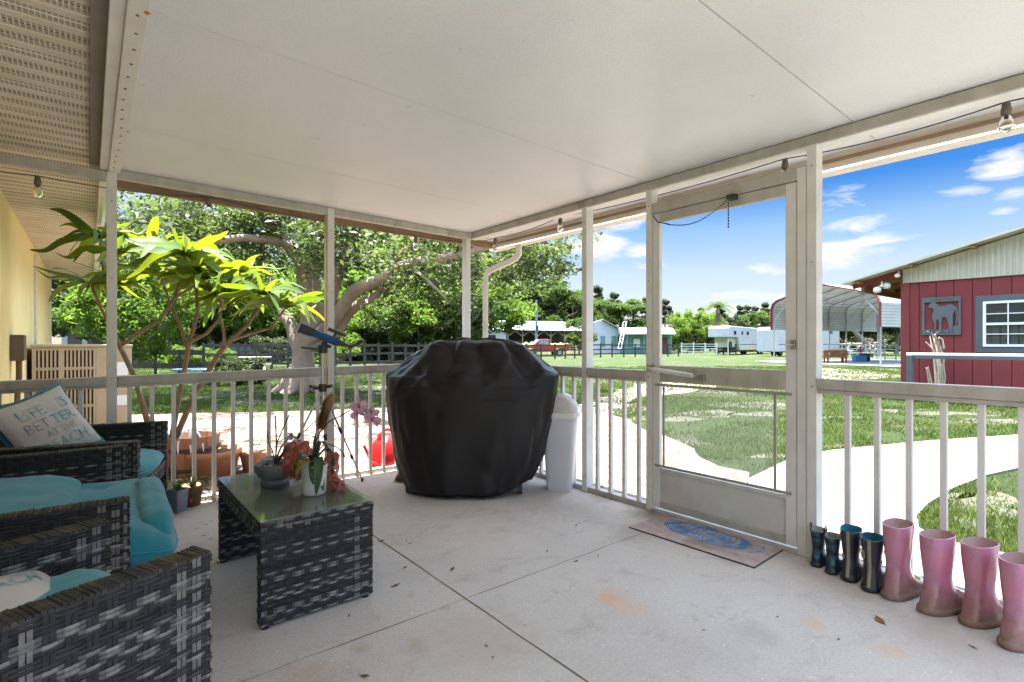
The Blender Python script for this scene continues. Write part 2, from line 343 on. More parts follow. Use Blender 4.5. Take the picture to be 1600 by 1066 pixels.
# --- screens walls
def screw(mb,p,ax):
    p=Vector(p); ax=Vector(ax); mb.tube([p,p+ax*.002],[.0042,.003],8)
def post(name,x0,x1,y0,y1,z0,z1,par,mat=None,faces=()):
    m=MB(); m.bx(x0,x1,y0,y1,z0,z1); o=part(name,m,mat or M_alum,par,.003)
    s=MB()
    for z in (.12,.93,1.6,2.12):
        if faces=='x': screw(s,(x0,(y0+y1)/2,z),(-1,0,0))
        else: screw(s,((x0+x1)/2,y0,z),(0,-1,0))
    part('screw',s,M_dark,o); return o
bw=thing('screen_wall','back porch wall of white posts, rail and balusters with the oak tree behind','porch wall',(1.4,4.43,0))
rzb=lambda x: .933+(x+.42)*.0150
PX=[.113,1.589,2.995]
for i,x in enumerate(PX):
    post('post',x-.025+ (0 if i<2 else .0),x+.03,4.392,4.467,0,zc(x)-.002 if i<2 else 2.24,bw)
m=MB(); m.bx(1.555,1.5636,4.415,4.455,0,2.25); part('post_wood_strip',m,MAT('pale_pine',(.62,.48,.28),None,4,.7),bw)
m=MB()
vs=[(-.9,4.40,zc(-.9)-.05-.066),(3.018,4.40,2.237),(3.018,4.455,2.237),(-.9,4.455,zc(-.9)-.05-.066)]
def slopebeam(mb,xa,xb,ya,yb,dz0,dz1):
    v1=[(xa,ya,zc(xa)+dz0),(xb,ya,zc(xb)+dz0),(xb,yb,zc(xb)+dz0),(xa,yb,zc(xa)+dz0)]
    v2=[(x,y,z+dz1-dz0) for x,y,z in v1]
    mb.add(v1+v2,[(0,3,2,1),(4,5,6,7),(0,1,5,4),(1,2,6,5),(2,3,7,6),(3,0,4,7)])
slopebeam(m,.145,3.018,4.395,4.452,-.060,-.001); slopebeam(m,-1.28,.085,4.395,4.452,-.088,-.026); part('top_beam',m,M_alumd,bw,.003)
m=MB(); slopebeam(m,.145,3.42,4.565,4.605,-.085,.07); part('fascia_board',m,MAT('brown_board',(.20,.13,.075),(.28,.19,.11),6,.7),bw,.003)
m=MB(); slopebeam(m,.145,3.42,4.453,4.563,-.012,-.003); part('overhang_panel',m,M_alum,bw)
def rail_back(xa,xb):
    m=MB(); 
    for (dz0,dz1,y0,y1) in ((-.056,0,4.388,4.460),(-.077,-.0575,4.394,4.454)):
        v1=[(xa,y0,rzb(xa)+dz0),(xb,y0,rzb(xb)+dz0),(xb,y1,rzb(xb)+dz0),(xa,y1,rzb(xa)+dz0)]; v2=[(x,y,z+dz1-dz0) for x,y,z in v1]
        m.add(v1+v2,[(0,3,2,1),(4,5,6,7),(0,1,5,4),(1,2,6,5),(2,3,7,6),(3,0,4,7)])
    part('rail',m,M_alumd,bw,.002)
rail_back(-1.25,.085); rail_back(.145,1.553); rail_back(1.621,2.968)
m=MB(); 
for a,b_ in ((-1.28,.086),(.144,1.554),(1.62,2.968)): m.bx(a,b_,4.398,4.458,.001,.038)
part('sill',m,M_alumd,bw,.003)
for a,b_,x0 in ((-1.2,.08,-.94),(.15,1.55,.212),(1.62,2.96,1.70)):
    x=x0
    while x<b_-.03:
        m=MB(); m.bx(x-.013,x+.013,4.410,4.438,.039,rzb(x)-.078); part('baluster',m,M_alum,bw,.002); x+=.1275
# right wall
rw=thing('screen_wall','right-hand porch wall of white posts and balusters with the row of boots along it','porch wall',(3.05,1,0))
for y0,y1 in ((2.79,2.84),(1.13,1.18),(-.98,-.93)): post('post',3.018,3.098,y0,y1,0,2.2325,rw,None,'x')
post('post',3.026,3.096,2.19,2.235,0,2.2325,rw,None,'x')
m=MB(); m.bx(3.02,3.075,-.98,4.39,2.234,2.288); part('top_beam',m,M_alumd,rw,.003)
m=MB(); m.bx(3.02,3.095,-.98,4.39,2.226,2.2335); part('beam_flange',m,M_alum,rw)
for a,b_ in ((2.842,4.39),(2.237,2.788),(-.928,1.128)):
    m=MB(); m.bx(3.012,3.085,a,b_,.918,.974); m.bx(3.018,3.08,a,b_,.895,.9165); part('rail',m,M_alumd,rw,.002)
    m=MB(); m.bx(3.03,3.09,a,b_,.001,.038); part('sill',m,M_alumd,rw,.003)
    y=b_-.136 if a!=2.237 else 2.70
    while y>a+.03:
        m=MB(); m.bx(3.034,3.062,y-.013,y+.013,.039,.894); part('baluster',m,M_alum,rw,.002); y-=.130
# gutter with downspout outside
M_gut=MAT('gutter_paint',(.74,.67,.59),(.67,.59,.50),4,.5,stain=((.42,.29,.18),6,.62))
gt=thing('gutter','cream gutter along the porch eave with a downspout bending back to the corner post','gutter',(3.45,1.1,2.2))
m=MB(); m.bx(3.422,3.428,-.98,4.62,2.20,2.35); m.bx(3.428,3.52,-.98,4.62,2.185,2.192); m.bx(3.52,3.526,-.98,4.62,2.185,2.33); m.bx(3.428,3.52,4.612,4.62,2.193,2.33); part('trough',m,M_gut,gt,.002)
m=MB(); m.bx(3.405,3.421,-.98,4.62,2.236,2.254); part('drip_edge',m,MAT('brown_metal',(.30,.20,.13),None,5,.6),gt)
m=MB(); pts=[(3.47,4.16,2.19),(3.47,4.16,2.10),(3.455,4.175,2.06),(3.40,4.21,2.02),(3.30,4.29,1.965),(3.235,4.345,1.925),(3.205,4.372,1.88),(3.20,4.378,1.80),(3.20,4.378,.0),(3.20,4.378,-.02)]
m.tube(pts,[.045,.045,.044,.043,.043,.044,.044,.044,.044,.044],4,flat=.85,smooth=False); o=part('downspout',m,M_gut,gt,.008)
for z in (1.78,1.35): m=MB(); m.tube([(3.20,4.378,z),(3.20,4.378,z+.02)],[.0475,.0475],4,flat=.87,smooth=False); part('bracket',m,M_alum,o)
# screen door
dr=thing('screen_door','white aluminium screen door with kick plate, grille and closer, shut','door',(3.05,1.7,0))
fx0,fx1=3.03,3.062
m=MB(); m.bx(3.024,3.09,1.182,1.232,0,2.13); part('door_jamb',m,M_alum,dr,.003)
m=MB(); m.bx(3.024,3.09,1.232,2.188,2.062,2.132); part('door_header',m,M_alumd,dr,.003)
m=MB(); m.bx(fx0,fx1,1.236,1.296,.035,2.056); m.bx(fx0,fx1,2.126,2.184,.035,2.056); part('stile',m,M_alum,dr,.003)
m=MB(); m.bx(fx0,fx1,1.297,2.125,1.992,2.056); m.bx(fx0,fx1,1.297,2.125,.90,1.012); m.bx(fx0,fx1,1.297,2.125,.035,.078); part('door_rail',m,M_alumd,dr,.003)
m=MB(); m.bx(fx0+.012,fx1-.004,1.297,2.125,.078,.288); m.bx(fx0+.002,fx1,1.297,2.125,.288,.312); part('kick_plate',m,MAT('kick_panel',(.62,.61,.57),(.52,.50,.45),4,.4,stain=((.40,.36,.3),5,.68)),dr,.003)
m=MB(); m.bx(fx0-.008,fx0+.004,1.262,2.16,.872,.888); m.bx(fx0-.008,fx0+.004,1.262,2.16,.318,.334)
m.bx(fx0-.006,fx0+.004,1.345,1.358,.334,.872); m.bx(fx0-.006,fx0+.004,2.085,2.098,.334,.872); part('grille_frame',m,MAT('grille_grey',(.34,.32,.28),None,5,.5),dr,.001)
m=MB(); wy=1.36
while wy<2.084: m.bx(3.0375,3.0383,wy-.0003,wy+.0003,.335,.871); wy+=.0062
wz=.34
while wz<.87: m.bx(3.0372,3.0388,1.359,2.084,wz-.0003,wz+.0003); wz+=.0062
part('wire_mesh',m,MAT('mesh_wire',(.55,.55,.52),None,5,.5),dr)
m=MB(); m.tube([(2.985,2.20,.995),(3.005,2.13,.99),(3.012,2.13,.99)],.004,6); m.tube([(3.008,2.17,.985),(3.008,1.86,.955)],.016,14); m.tube([(3.008,1.86,.955),(3.008,1.80,.949)],.005,8); 
cz=part('closer',m,M_alum,dr); 
for bb in ((3.0,3.03,1.78,1.83,.925,.97),(3.0,3.03,2.165,2.21,.965,1.015)): m=MB(); m.bx(*bb); part('bracket',m,M_chrome,cz,.002)
m=MB(); m.bx(3.012,3.03,1.238,1.262,1.13,1.18); m.tube([(3.012,1.25,1.155),(2.985,1.25,1.155),(2.98,1.27,1.15)],.005,8); part('latch',m,M_chrome,dr,.002)
m=MB(); m.tube([(3.02,2.17,2.045),(3.0,2.12,1.99),(2.99,2.02,1.955)],.004,6)
N=26
for i in range(N):
    t=i/(N-1); y=2.03-.42*t; z=1.955+.08*t-.06*math.sin(math.pi*t)
    m.bx(2.988,2.994,y-.006,y+.006,z-.003,z+.003)
for i in range(9): m.bx(2.988,2.994,1.607,1.613,1.86+i*.018,1.872+i*.018)
m.bx(2.985,3.03,1.57,1.62,2.03,2.06); part('door_chain',m,M_dark,dr)
m=MB(); m.bx(3.02,3.10,1.233,2.187,.001,.022); part('threshold',m,M_alumd,dr,.003)
# light strings
M_cord=MAT('black_cord',(.06,.055,.05),None,5,.6); M_sock=MAT('socket_brown',(.16,.13,.10),None,5,.5)
def light_string(pts,bulbs,label):
    t=thing('string_light',label,'string lights',pts[0],0,'bulb strings under the porch eave')
    m=MB(); P=[]
    for a,b_ in zip(pts[:-1],pts[1:]):
        a=Vector(a);b_=Vector(b_)
        for i in range(9): q=i/8; P.append(a.lerp(b_,q)-Vector((0,0,.028*4*q*(1-q)*min(1,(b_-a).length))))
    m.tube(P,.0034,6); part('cable',m,M_cord,t)
    for p in bulbs:
        p=Vector(p); m=MB(); m.lathe([(0,.004),(.013,.002),(.016,-.008),(.016,-.02),(.019,-.025),(.019,-.055),(.015,-.058)],p,16); s=part('socket',m,M_sock,t)
        m=MB(); m.lathe([(.0135,-.058),(.017,-.066),(.026,-.085),(.029,-.105),(.024,-.122),(.012,-.132),(0,-.134)],p,16); part('bulb',m,M_glassclear,s)
cx=3.19
bl=[at(1573,162,2.338),at(1228,250,3.08),at(877,340,4.548),at(771,372,5.25)]
for q in bl: q.x=cx
light_string([(cx,-.95,2.25)]+[tuple(q+Vector((0,0,.004))) for q in bl]+[(cx,4.5,2.25)],bl,'black cable with clear bulbs hung outside above the screen door and boots')
bl2=[at(660,366,4.95),at(323,311,4.02),at(58,273,3.3)]
for q in bl2: q.y=4.51; q.z=min(q.z,2.27)
light_string([(3.2,4.51,2.25)]+[tuple(q+Vector((0,0,.004))) for q in bl2]+[(-1.2,4.51,2.27)],bl2,'black cable with clear bulbs hung outside the back wall of the porch')

m=MB(); slopebeam(m,.0,3.42,-.98,-.935,-.07,.07); part('front_beam',m,M_alumd,rw,.003)
# ================================================================ GROUND COVER AND PATHS
G=-.12
def sheet(name,poly,z,mat,th=.1):
    mb=MB(); mb.prism([(p[0],p[1],z-th) for p in poly],(0,0,th)); return struct(name,mb,mat)
def gxy(px,py,z=G): q=gp(px,py,z); return (q.x,q.y)
def wob(poly,a,seed,step=.25):
    out=[];n=len(poly)
    for i in range(n):
        p=Vector((*poly[i],0));q=Vector((*poly[(i+1)%n],0)); k=max(1,int((q-p).length/step))
        for j in range(k):
            c=p.lerp(q,j/k); out.append((c.x+noise.noise(c*1.7+Vector((seed,0,0)))*a,c.y+noise.noise(c*1.7+Vector((0,seed,0)))*a))
    return out
pat=[(-.5,4.6),(-.52,9.0),gxy(195,652),gxy(330,648),gxy(470,645),gxy(600,640),gxy(745,634),gxy(860,626),gxy(930,640),gxy(985,664),gxy(1045,690),gxy(1100,722),gxy(1185,748),(3.75,2.25),(3.15,2.2),(3.15,4.6)]
sheet('patio',wob(pat,.18,3.),-.085,M_flag)
sheet('sand_patch',wob([gxy(1020,596),gxy(1090,594),gxy(1125,604),gxy(1060,616),gxy(1000,622),gxy(940,650),gxy(900,640),gxy(960,612)],.3,8.),-.108,M_gravel)
wk=[(3.13,-2.6),(3.13,2.42),gxy(1160,752,-.095),gxy(1235,716,-.095),gxy(1300,703,-.095),gxy(1370,696,-.095),gxy(1450,688.5,-.095),gxy(1600,678.5,-.095),gxy(1800,664,-.095),gxy(1800,690,-.095),gxy(1680,714,-.095),gxy(1600,729,-.095),gxy(1540,742,-.095),gxy(1490,762,-.095),gxy(1450,786,-.095),gxy(1432,806,-.095),gxy(1436,824,-.095),gxy(1470,842,-.095),gxy(1530,856,-.095),gxy(1600,869,-.095),(4.0,-.6),(4.0,-2.6)]
sheet('walkway',wk,-.095,M_walk)
def strip(name,p,q,wd,z,mat):
    p=Vector((*p,z));q=Vector((*q,z));d=(q-p).normalized();n=Vector((-d.y,d.x,0))*wd/2; mb=MB(); mb.add([p-n,q-n,q+n,p+n],[(0,1,2,3)]); struct(name,mb,mat)
strip('walkway_joint',gxy(1283,729,-.095),gxy(1472,762,-.095),.02,-.0925,M_joint)
strip('walkway_joint',gxy(1283,801,-.095),gxy(1432,828,-.095),.015,-.0925,M_joint)
strip('walkway_joint',gxy(1543,718,-.095),gxy(1590,727,-.095),.015,-.0925,M_joint)
EDG=MB()
SANDP=[]
M_sand=MAT('bare_sand',(.065,.060,.042),(.040,.044,.024),6,.95,bs=1,bscale=30,bd=.02)
for k,(px,py,rx,ry) in enumerate(((1150,612,60,4),(1190,634,70,5),(1110,647,45,7),(1075,655,40,4),(1075,692,30,5),(1180,648,40,3),(970,640,50,7),(930,655,30,8),(1000,655,28,5),(1500,646,80,4),(1400,641,40,3),(1560,660,60,4),(1500,775,34,10),(1570,790,40,12),(1520,812,30,10),(1580,828,40,9),(1320,700,40,3),(1120,735,30,9),(1190,715,40,4),(560,620,50,6),(420,628,60,4),(520,633,60,4),(640,622,30,4),(1310,652,30,3),(600,606,30,2),(1140,590,50,2),(1010,598,40,3))):
    poly=wob([gxy(px+rx*math.cos(t),py+ry*math.sin(t)) for t in [2*math.pi*i/14 for i in range(14)]],.42,k*2.7,.10); SANDP.append(poly)
    mb=MB(); mb.prism([(p[0],p[1],-.2) for p in poly],(0,0,.084)); struct('bare_sand',mb,M_sand)
# grass blades nearer the porch: one mass of blades
def inpoly(x,y,poly):
    c=np.zeros(len(x),bool); n=len(poly)
    for i in range(n):
        x0,y0=poly[i];x1,y1=poly[(i+1)%n]
        if y0==y1: continue
        k=((y0>y)!=(y1>y))&(x<(x1-x0)*(y-y0)/(y1-y0)+x0); c^=k
    return c
def raw_mesh(name,V,F,sh,mat,smooth=False):
    me=bpy.data.meshes.new(name); n=len(V); k=F.shape[1]
    me.vertices.add(n); me.vertices.foreach_set('co',V.astype(np.float32).ravel())
    me.loops.add(F.size); me.loops.foreach_set('vertex_index',F.astype(np.int32).ravel())
    me.polygons.add(len(F)); me.polygons.foreach_set('loop_start',np.arange(0,F.size,k,dtype=np.int32)); me.polygons.foreach_set('loop_total',np.full(len(F),k,np.int32))
    a=me.attributes.new('shade','FLOAT','FACE'); a.data.foreach_set('value',sh.astype(np.float32)); me.update(calc_edges=True); me.validate()
    if smooth: me.polygons.foreach_set('use_smooth',np.ones(len(F),bool))
    me.materials.append(mat); return me
N=420000
d=3.1+rng.random(N)**1.5*26; u=rng.uniform(-.80,1.05,N)
X=(FW[0]+RT[0]*u)*d; Y=(FW[1]+RT[1]*u)*d
ok=(~((X<3.3)&(Y<4.7)))&(X>-.4)&(~inpoly(X,Y,[(p[0],p[1]) for p in wob(pat,.18,3.)]))&(~inpoly(X,Y,wk))
insand=np.zeros(N,bool)
for poly in SANDP:
    pa=np.array(poly); mn=pa.min(0)-.05; mxx=pa.max(0)+.05; k=(X>mn[0])&(X<mxx[0])&(Y>mn[1])&(Y<mxx[1]); kk=np.where(k)[0]; insand[kk[inpoly(X[kk],Y[kk],poly)]]=True
ok&=~(insand&(rng.random(N)<.35))
idx=np.where(ok)[0]
keep=[]
for i in idx:
    v_=noise.noise(Vector((X[i]*.55+3,Y[i]*.55,1)))+.55*noise.noise(Vector((X[i]*1.9,Y[i]*1.9,5)))
    if v_>-.20+.35*random.random()-.15*(d[i]>9): keep.append(i)
    elif random.random()<.10: keep.append(i)
keep=np.array(keep); X=X[keep];Y=Y[keep];D_=d[keep]; n=len(X)
a=rng.uniform(0,2*np.pi,n); h=rng.uniform(.02,.055,n)*(1+.03*D_); wd=rng.uniform(.003,.006,n)*(1+.10*D_); ln=rng.uniform(.3,1.1,n)*h; b2=rng.uniform(0,2*np.pi,n)
V=np.zeros((n,3,3)); V[:,0]=np.c_[X-np.cos(a)*wd,Y-np.sin(a)*wd,np.full(n,G-.005)]; V[:,1]=np.c_[X+np.cos(a)*wd,Y+np.sin(a)*wd,np.full(n,G-.005)]
V[:,2]=np.c_[X+np.cos(b2)*ln,Y+np.sin(b2)*ln,G+h]
M_blade=MAT('grass_blade',(.050,.080,.018),(.080,.102,.028),.8,.7,shade=.35,trans=.35,spec=.2)
me=raw_mesh('grass',V.reshape(-1,3),np.arange(3*n).reshape(-1,3),rng.random(n),M_blade)
gro=bpy.data.objects.new('grass',me); COL.objects.link(gro); tag(gro,'short patchy green grass of the lawn round the patio and walkway','grass',kind='stuff')
# ================================================================ TREES
def leaves(centers,radii,counts,size,flat=.7,up=.5,elong=1.8):
    Vs=[];Sh=[]
    for c,r,k in zip(centers,radii,counts):
        p=rng.normal(size=(k,3)); p/=np.linalg.norm(p,axis=1)[:,None]; p*=(rng.random(k)**.45)[:,None]*r; p[:,2]*=flat
        p+=np.array(c)
        nn=rng.normal(size=(k,3)); nn[:,2]=np.abs(nn[:,2])+up; nn/=np.linalg.norm(nn,axis=1)[:,None]
        t=rng.normal(size=(k,3)); t-=nn*(t*nn).sum(1)[:,None]; t/=np.linalg.norm(t,axis=1)[:,None]; b=np.cross(nn,t)
        s=(size*rng.uniform(.6,1.3,k))[:,None]
        q=np.stack([p-t*s*elong*.5,p+b*s*.38-t*s*.05,p+t*s*elong*.5-nn*s*.2,p-b*s*.38-t*s*.05],1); Vs.append(q)
        Sh.append(np.clip(rng.normal(.5,.16,k)+rng.normal(0,.16),0,1))
    V=np.concatenate(Vs); return V.reshape(-1,3),np.arange(len(V)*4).reshape(-1,4),np.concatenate(Sh)
M_bark=MAT('oak_bark',(.40,.29,.225),(.25,.18,.14),3,.9,bs=.9,bscale=22,bd=.03,stain=((.34,.32,.29),3.2,.52),stretch=(1,1,.6))
M_bark2=MAT('grey_bark',(.24,.20,.16),(.14,.12,.10),6,.9,bs=.6,bscale=20)
M_oakleaf=MAT('oak_leaf',(.060,.078,.038),(.115,.135,.062),.7,.5,shade=.5,trans=.5,spec=.35)
M_leafA=MAT('leaf_bright',(.085,.135,.028),(.135,.18,.045),.25,.6,shade=.45,trans=.5,spec=.1)
M_leafB=MAT('leaf_mid',(.055,.085,.026),(.085,.115,.038),.25,.6,shade=.5,trans=.4,spec=.12)
M_leafC=MAT('leaf_dark',(.034,.050,.025),(.055,.070,.034),.25,.6,shade=.5,trans=.3,spec=.12)
OD=13.7
oak=thing('oak_tree','big spreading live oak whose trunk forks low, beyond the patio behind the telescope','tree',tuple(gp(472,612,G)))
def limb(mb,pts,r):
    P=[Vector(p) for p in pts]; out=[];R=[]
    n=len(P)
    for i in range(n-1):
        p0=P[max(i-1,0)];p1=P[i];p2=P[i+1];p3=P[min(i+2,n-1)]
        for j in range(6):
            t=j/6; c=.5*((2*p1)+(p2-p0)*t+(2*p0-5*p1+4*p2-p3)*t*t+(3*p1-p0-3*p2+p3)*t**3)
            rr=r[i]+(r[i+1]-r[i])*t; out.append(c+Vector((noise.noise(c*2.3),noise.noise(c*2.3+Vector((9,0,0))),0))*rr*.35); R.append(rr*(1+.14*noise.noise(c*3)))
    out.append(P[-1]);R.append(r[-1]); mb.tube(out,R,10)
    return out
t=MB(); T=lambda px,py,dd=0: at(px,py,OD+dd)
tips=[]
limb(t,[T(474,622),T(474,600),T(474,575),T(478,540),T(484,505),T(487,470)],[.50,.36,.29,.27,.27,.25])
for k in range(5):
    a_=k*1.3; b0=T(472,612); t.tube([b0+Vector((math.cos(a_)*.8,math.sin(a_)*.8,-.05)),b0+Vector((math.cos(a_)*.45,math.sin(a_)*.45,.1)),b0+Vector((math.cos(a_)*.15,math.sin(a_)*.15,.6))],[.06,.16,.2],8)
limbs=[([T(476,560),T(455,510,.1),T(436,470,.5),T(425,440,1.),T(390,380,1.5)],[.26,.22,.17,.12,.05]),
 ([T(487,480),T(478,440),T(465,405,-.3),T(435,365,-.8),T(405,330,-1.2),T(350,290,-1.5)],[.30,.25,.21,.17,.13,.06]),
 ([T(487,480),T(491,430,.2),T(497,380,.3),T(498,330,.4),T(520,260,.6)],[.28,.23,.19,.16,.08]),
 ([T(484,520),T(512,480,-.2),T(528,430,-.4),T(545,385,-.6),T(552,345,-.8),T(590,290,-1)],[.24,.22,.20,.17,.14,.07]),
 ([T(484,535),T(520,505,-.5),T(548,460,-1),T(590,438,-1.5),T(640,412,-2),T(700,402,-2.4),T(790,380,-3.)],[.26,.24,.21,.17,.15,.12,.06]),
 ([T(490,540),T(525,520,-.3),T(552,482,-.4),T(600,455,-.3),T(640,425,0),T(690,410,.4),T(740,420,1)],[.22,.19,.17,.14,.11,.08,.04]),
 ([T(470,400,-.2),T(440,380,-1),T(380,372,-2),T(300,385,-2.5),T(230,400,-3)],[.14,.13,.11,.09,.04]),
 ([T(484,500),T(470,450,1.5),T(500,400,3),T(560,360,4.5)],[.2,.17,.13,.06]),
 ([T(350,290,-1.5),T(290,330,-1.7),T(220,350,-1.8)],[.08,.07,.03]),
 ([T(640,412,-2),T(670,440,-2.3),T(700,470,-2.5)],[.06,.05,.02]),
 ([T(590,438,-1.5),T(650,380,-2),T(760,330,-2.6),T(850,340,-3)],[.09,.08,.06,.03])]
for p,r in limbs: tips.append(limb(t,p,[x*.76 for x in r]))
part('trunk',t,M_bark,oak)
cs=[];rs=[];ks=[]
for L in tips:
    for i,c in enumerate(L):
        f=i/len(L)
        if f>.45 and c.z>2.6:
            for _ in range(2):
                cs.append(tuple(c+Vector((random.gauss(0,.8),random.gauss(0,.8),random.gauss(.35,.55))))); rs.append(random.uniform(.35,.8)); ks.append(int(95*random.uniform(.5,1.3)))
OC=at(490,400,OD)
for _ in range(190):
    a_=random.uniform(0,2*math.pi); r_=2.6+4.9*math.sqrt(random.random()); hz=4.3+4.2*math.sqrt(max(0,1-(r_/8.2)**2))*random.uniform(-.25,1)
    lo=4.5-.20*r_+.3*noise.noise(Vector((a_*2,r_*.5,0)))
    z=max(hz,lo+random.random()*.5)
    cs.append((OC.x+math.cos(a_)*r_,OC.y+math.sin(a_)*r_,z)); rs.append(random.uniform(.35,.85)); ks.append(int(100*random.uniform(.4,1.3)))
for px,py,n_,sp in ((810,400,14,22),(850,385,10,22),(800,430,8,16),(600,395,9,40),(650,440,7,28),(690,425,7,28),(560,345,10,20),(240,350,20,45),(340,360,18,40),(420,420,6,28),(380,320,16,40),(230,400,10,36),(840,420,6,15),(700,370,16,40)):
    for _ in range(n_): cs.append(tuple(at(px+random.gauss(0,sp),py+random.gauss(0,sp*.6),OD+random.uniform(-2.2,2.)))); rs.append(random.uniform(.3,.6)); ks.append(int(random.uniform(40,95)))
keepc=[i for i,c in enumerate(cs) if (Vector(c)-Vector((0,0,0))).length>6.4 and c[0]>-1.5 or c[2]>3.5]
V,F,S=leaves([cs[i] for i in keepc],[rs[i] for i in keepc],[ks[i] for i in keepc],.088,flat=.75)
iv=np.array(INV[oak.name]); V=V@iv[:3,:3].T+iv[:3,3]
o=bpy.data.objects.new('crown',raw_mesh('crown',V,F,S,M_oakleaf)); COL.objects.link(o); o.parent=oak
twg=MB()
# generic trees
def gtree(name,label,cat,kind,mat,H=9,R=4,seed=1,nleaf=7000,size=.22,trunk_h=.3,group=None):
    random.seed(seed); t0=thing(name,label,cat,group=group)
    tb=MB(); cs=[];rs=[];ks=[]
    base=Vector((0,0,-.2)); top=Vector((random.gauss(0,.3),random.gauss(0,.3),H*.8))
    r0=H*.022
    if kind=='pine':
        pts=[Vector((math.sin(i*.8+seed)*.12,math.cos(i*.9)*.12,H*i/8)) for i in range(9)]
        tb.tube([base]+pts,[r0*1.2]+[r0*(1-.09*i) for i in range(9)],7)
        for i in range(46):
            z=H*random.uniform(.52,1.0); a_=random.uniform(0,6.28); rr=R*(1.12-(z/H))*1.9*random.uniform(.4,1)
            e=Vector((math.cos(a_)*rr,math.sin(a_)*rr,z+rr*.15)); tb.tube([Vector((0,0,z-.2)),e],[r0*.25,r0*.08],4)
            cs.append(tuple(e)); rs.append(random.uniform(.5,1.0)); ks.append(nleaf//46)
    elif kind=='bush':
        for i in range(26):
            a_=random.uniform(0,6.28); rr=R*math.sqrt(random.random()); z=H*random.uniform(.15,1)*(1-.5*(rr/R)**2)
            cs.append((math.cos(a_)*rr,math.sin(a_)*rr,z)); rs.append(R*random.uniform(.18,.34)); ks.append(nleaf//26)
            tb.tube([(0,0,0),(math.cos(a_)*rr*.5,math.sin(a_)*rr*.5,z*.6),(math.cos(a_)*rr,math.sin(a_)*rr,z)],[r0*.5,r0*.3,r0*.1],4)
    else:
        fk=Vector((random.gauss(0,.2),random.gauss(0,.2),H*trunk_h)); tb.tube([base,(base+fk)/2+Vector((.08,.05,0)),fk],[r0*1.4,r0*1.05,r0],8)
        for i in range(7):
            a_=i*.9+random.gauss(0,.3); e=fk+Vector((math.cos(a_)*R*.55,math.sin(a_)*R*.55,H*random.uniform(.2,.5))); mid=fk.lerp(e,.5)+Vector((0,0,H*.05))
            tb.tube([fk,mid,e],[r0*.7,r0*.4,r0*.15],6)
            for j in range(3):
                e2=e+Vector((random.gauss(0,R*.3),random.gauss(0,R*.3),random.uniform(0,H*.2))); tb.tube([mid.lerp(e,.5),e2],[r0*.25,r0*.08],4)
        for i in range(62):
            v_=Vector((random.gauss(0,1),random.gauss(0,1),random.gauss(0,1))).normalized()*random.uniform(.45,1)
            z=H*(trunk_h+ (1-trunk_h)*.5)+v_.z*H*(1-trunk_h)*.5
            k_=1+.28*noise.noise(v_*2+Vector((seed,0,0)))
            cs.append((v_.x*R*k_,v_.y*R*k_,z*(.9+.1*k_))); rs.append(R*random.uniform(.14,.30)); ks.append(nleaf//62)
    part('trunk',tb,M_bark2,t0)
    V,F,S=leaves(cs,rs,ks,size,flat=.75)
    o=bpy.data.objects.new('crown',raw_mesh('crown',V,F,S,mat)); COL.objects.link(o); o.parent=t0
    return t0
FAR=[]
protoA=gtree('broadleaf_tree','x','tree','b',M_leafA,9,4.8,11,9500,.26,.12)
protoB=gtree('broadleaf_tree','x','tree','b',M_leafB,12,5.4,12,9500,.32,.12)
protoC=gtree('broadleaf_tree','x','tree','b',M_leafC,11,4.6,13,8000,.32,.22)
protoP=gtree('pine_tree','x','tree','pine',M_leafC,16,3.2,14,5500,.30)
protoS=gtree('shrub','x','shrub','bush',M_leafA,2.6,2.2,15,3500,.16)
protoD=gtree('shrub','x','shrub','bush',M_leafC,3.4,2.6,16,4000,.2)
used=set()
def put(proto,px,dd,scale,label,group,rz=None,sz=1.0,z=G):
    q=at(px,HZ,dd); q.z=z; sc=(scale,scale,scale*sz)
    if proto.name not in used:
        used.add(proto.name); o=proto; o.location=q; o.scale=sc; o.rotation_euler=(0,0,rz if rz is not None else random.uniform(0,6)); o['label']=label
    else: o=copy_tree(proto,None,label,q,rz if rz is not None else random.uniform(0,6),sc)
    o['group']=group; return o
random.seed(21)
gA='trees behind the back pasture'
for px,dd,s,pr in ((150,34,.75,protoB),(215,30,.62,protoA),(285,38,.8,protoA),(340,44,.9,protoB),(395,40,.8,protoA),(585,40,.78,protoA),(640,43,.95,protoA),(690,46,1.0,protoA),(545,44,.9,protoA),(735,50,1.1,protoA),(450,46,1.0,protoA),(610,36,.6,protoA),(660,37,.66,protoA),(520,38,.7,protoA),(715,39,.7,protoB),(245,42,.9,protoA),(310,44,.95,protoA),(255,52,1.05,protoC),(620,56,1.1,protoB),(375,56,1.1,protoC),(500,58,1.1,protoC),(700,60,1.2,protoB)):
    put(pr,px,dd,s,'broadleaf tree with full green crown standing beyond the horse fence, seen under the oak',gA)
gB='woodland trees behind the long barn'
for px,dd,s,pr in ((760,84,1.05,protoC),(785,88,1.2,protoB),(815,92,1.3,protoC),(845,90,1.2,protoB),(872,94,1.15,protoC),(895,92,1.05,protoB),(925,96,.95,protoC),(955,90,.85,protoB),(975,92,.88,protoB),(1003,98,.62,protoC),(1110,90,.6,protoB),(1150,95,.65,protoC),(1185,98,.72,protoB),(1215,100,.72,protoC),(1245,104,.75,protoB)):
    put(pr,px,dd,s,'dense woodland tree rising behind the long metal-roofed barn and the trailers',gB,sz=.88)
gC='tall thin pines on the skyline'
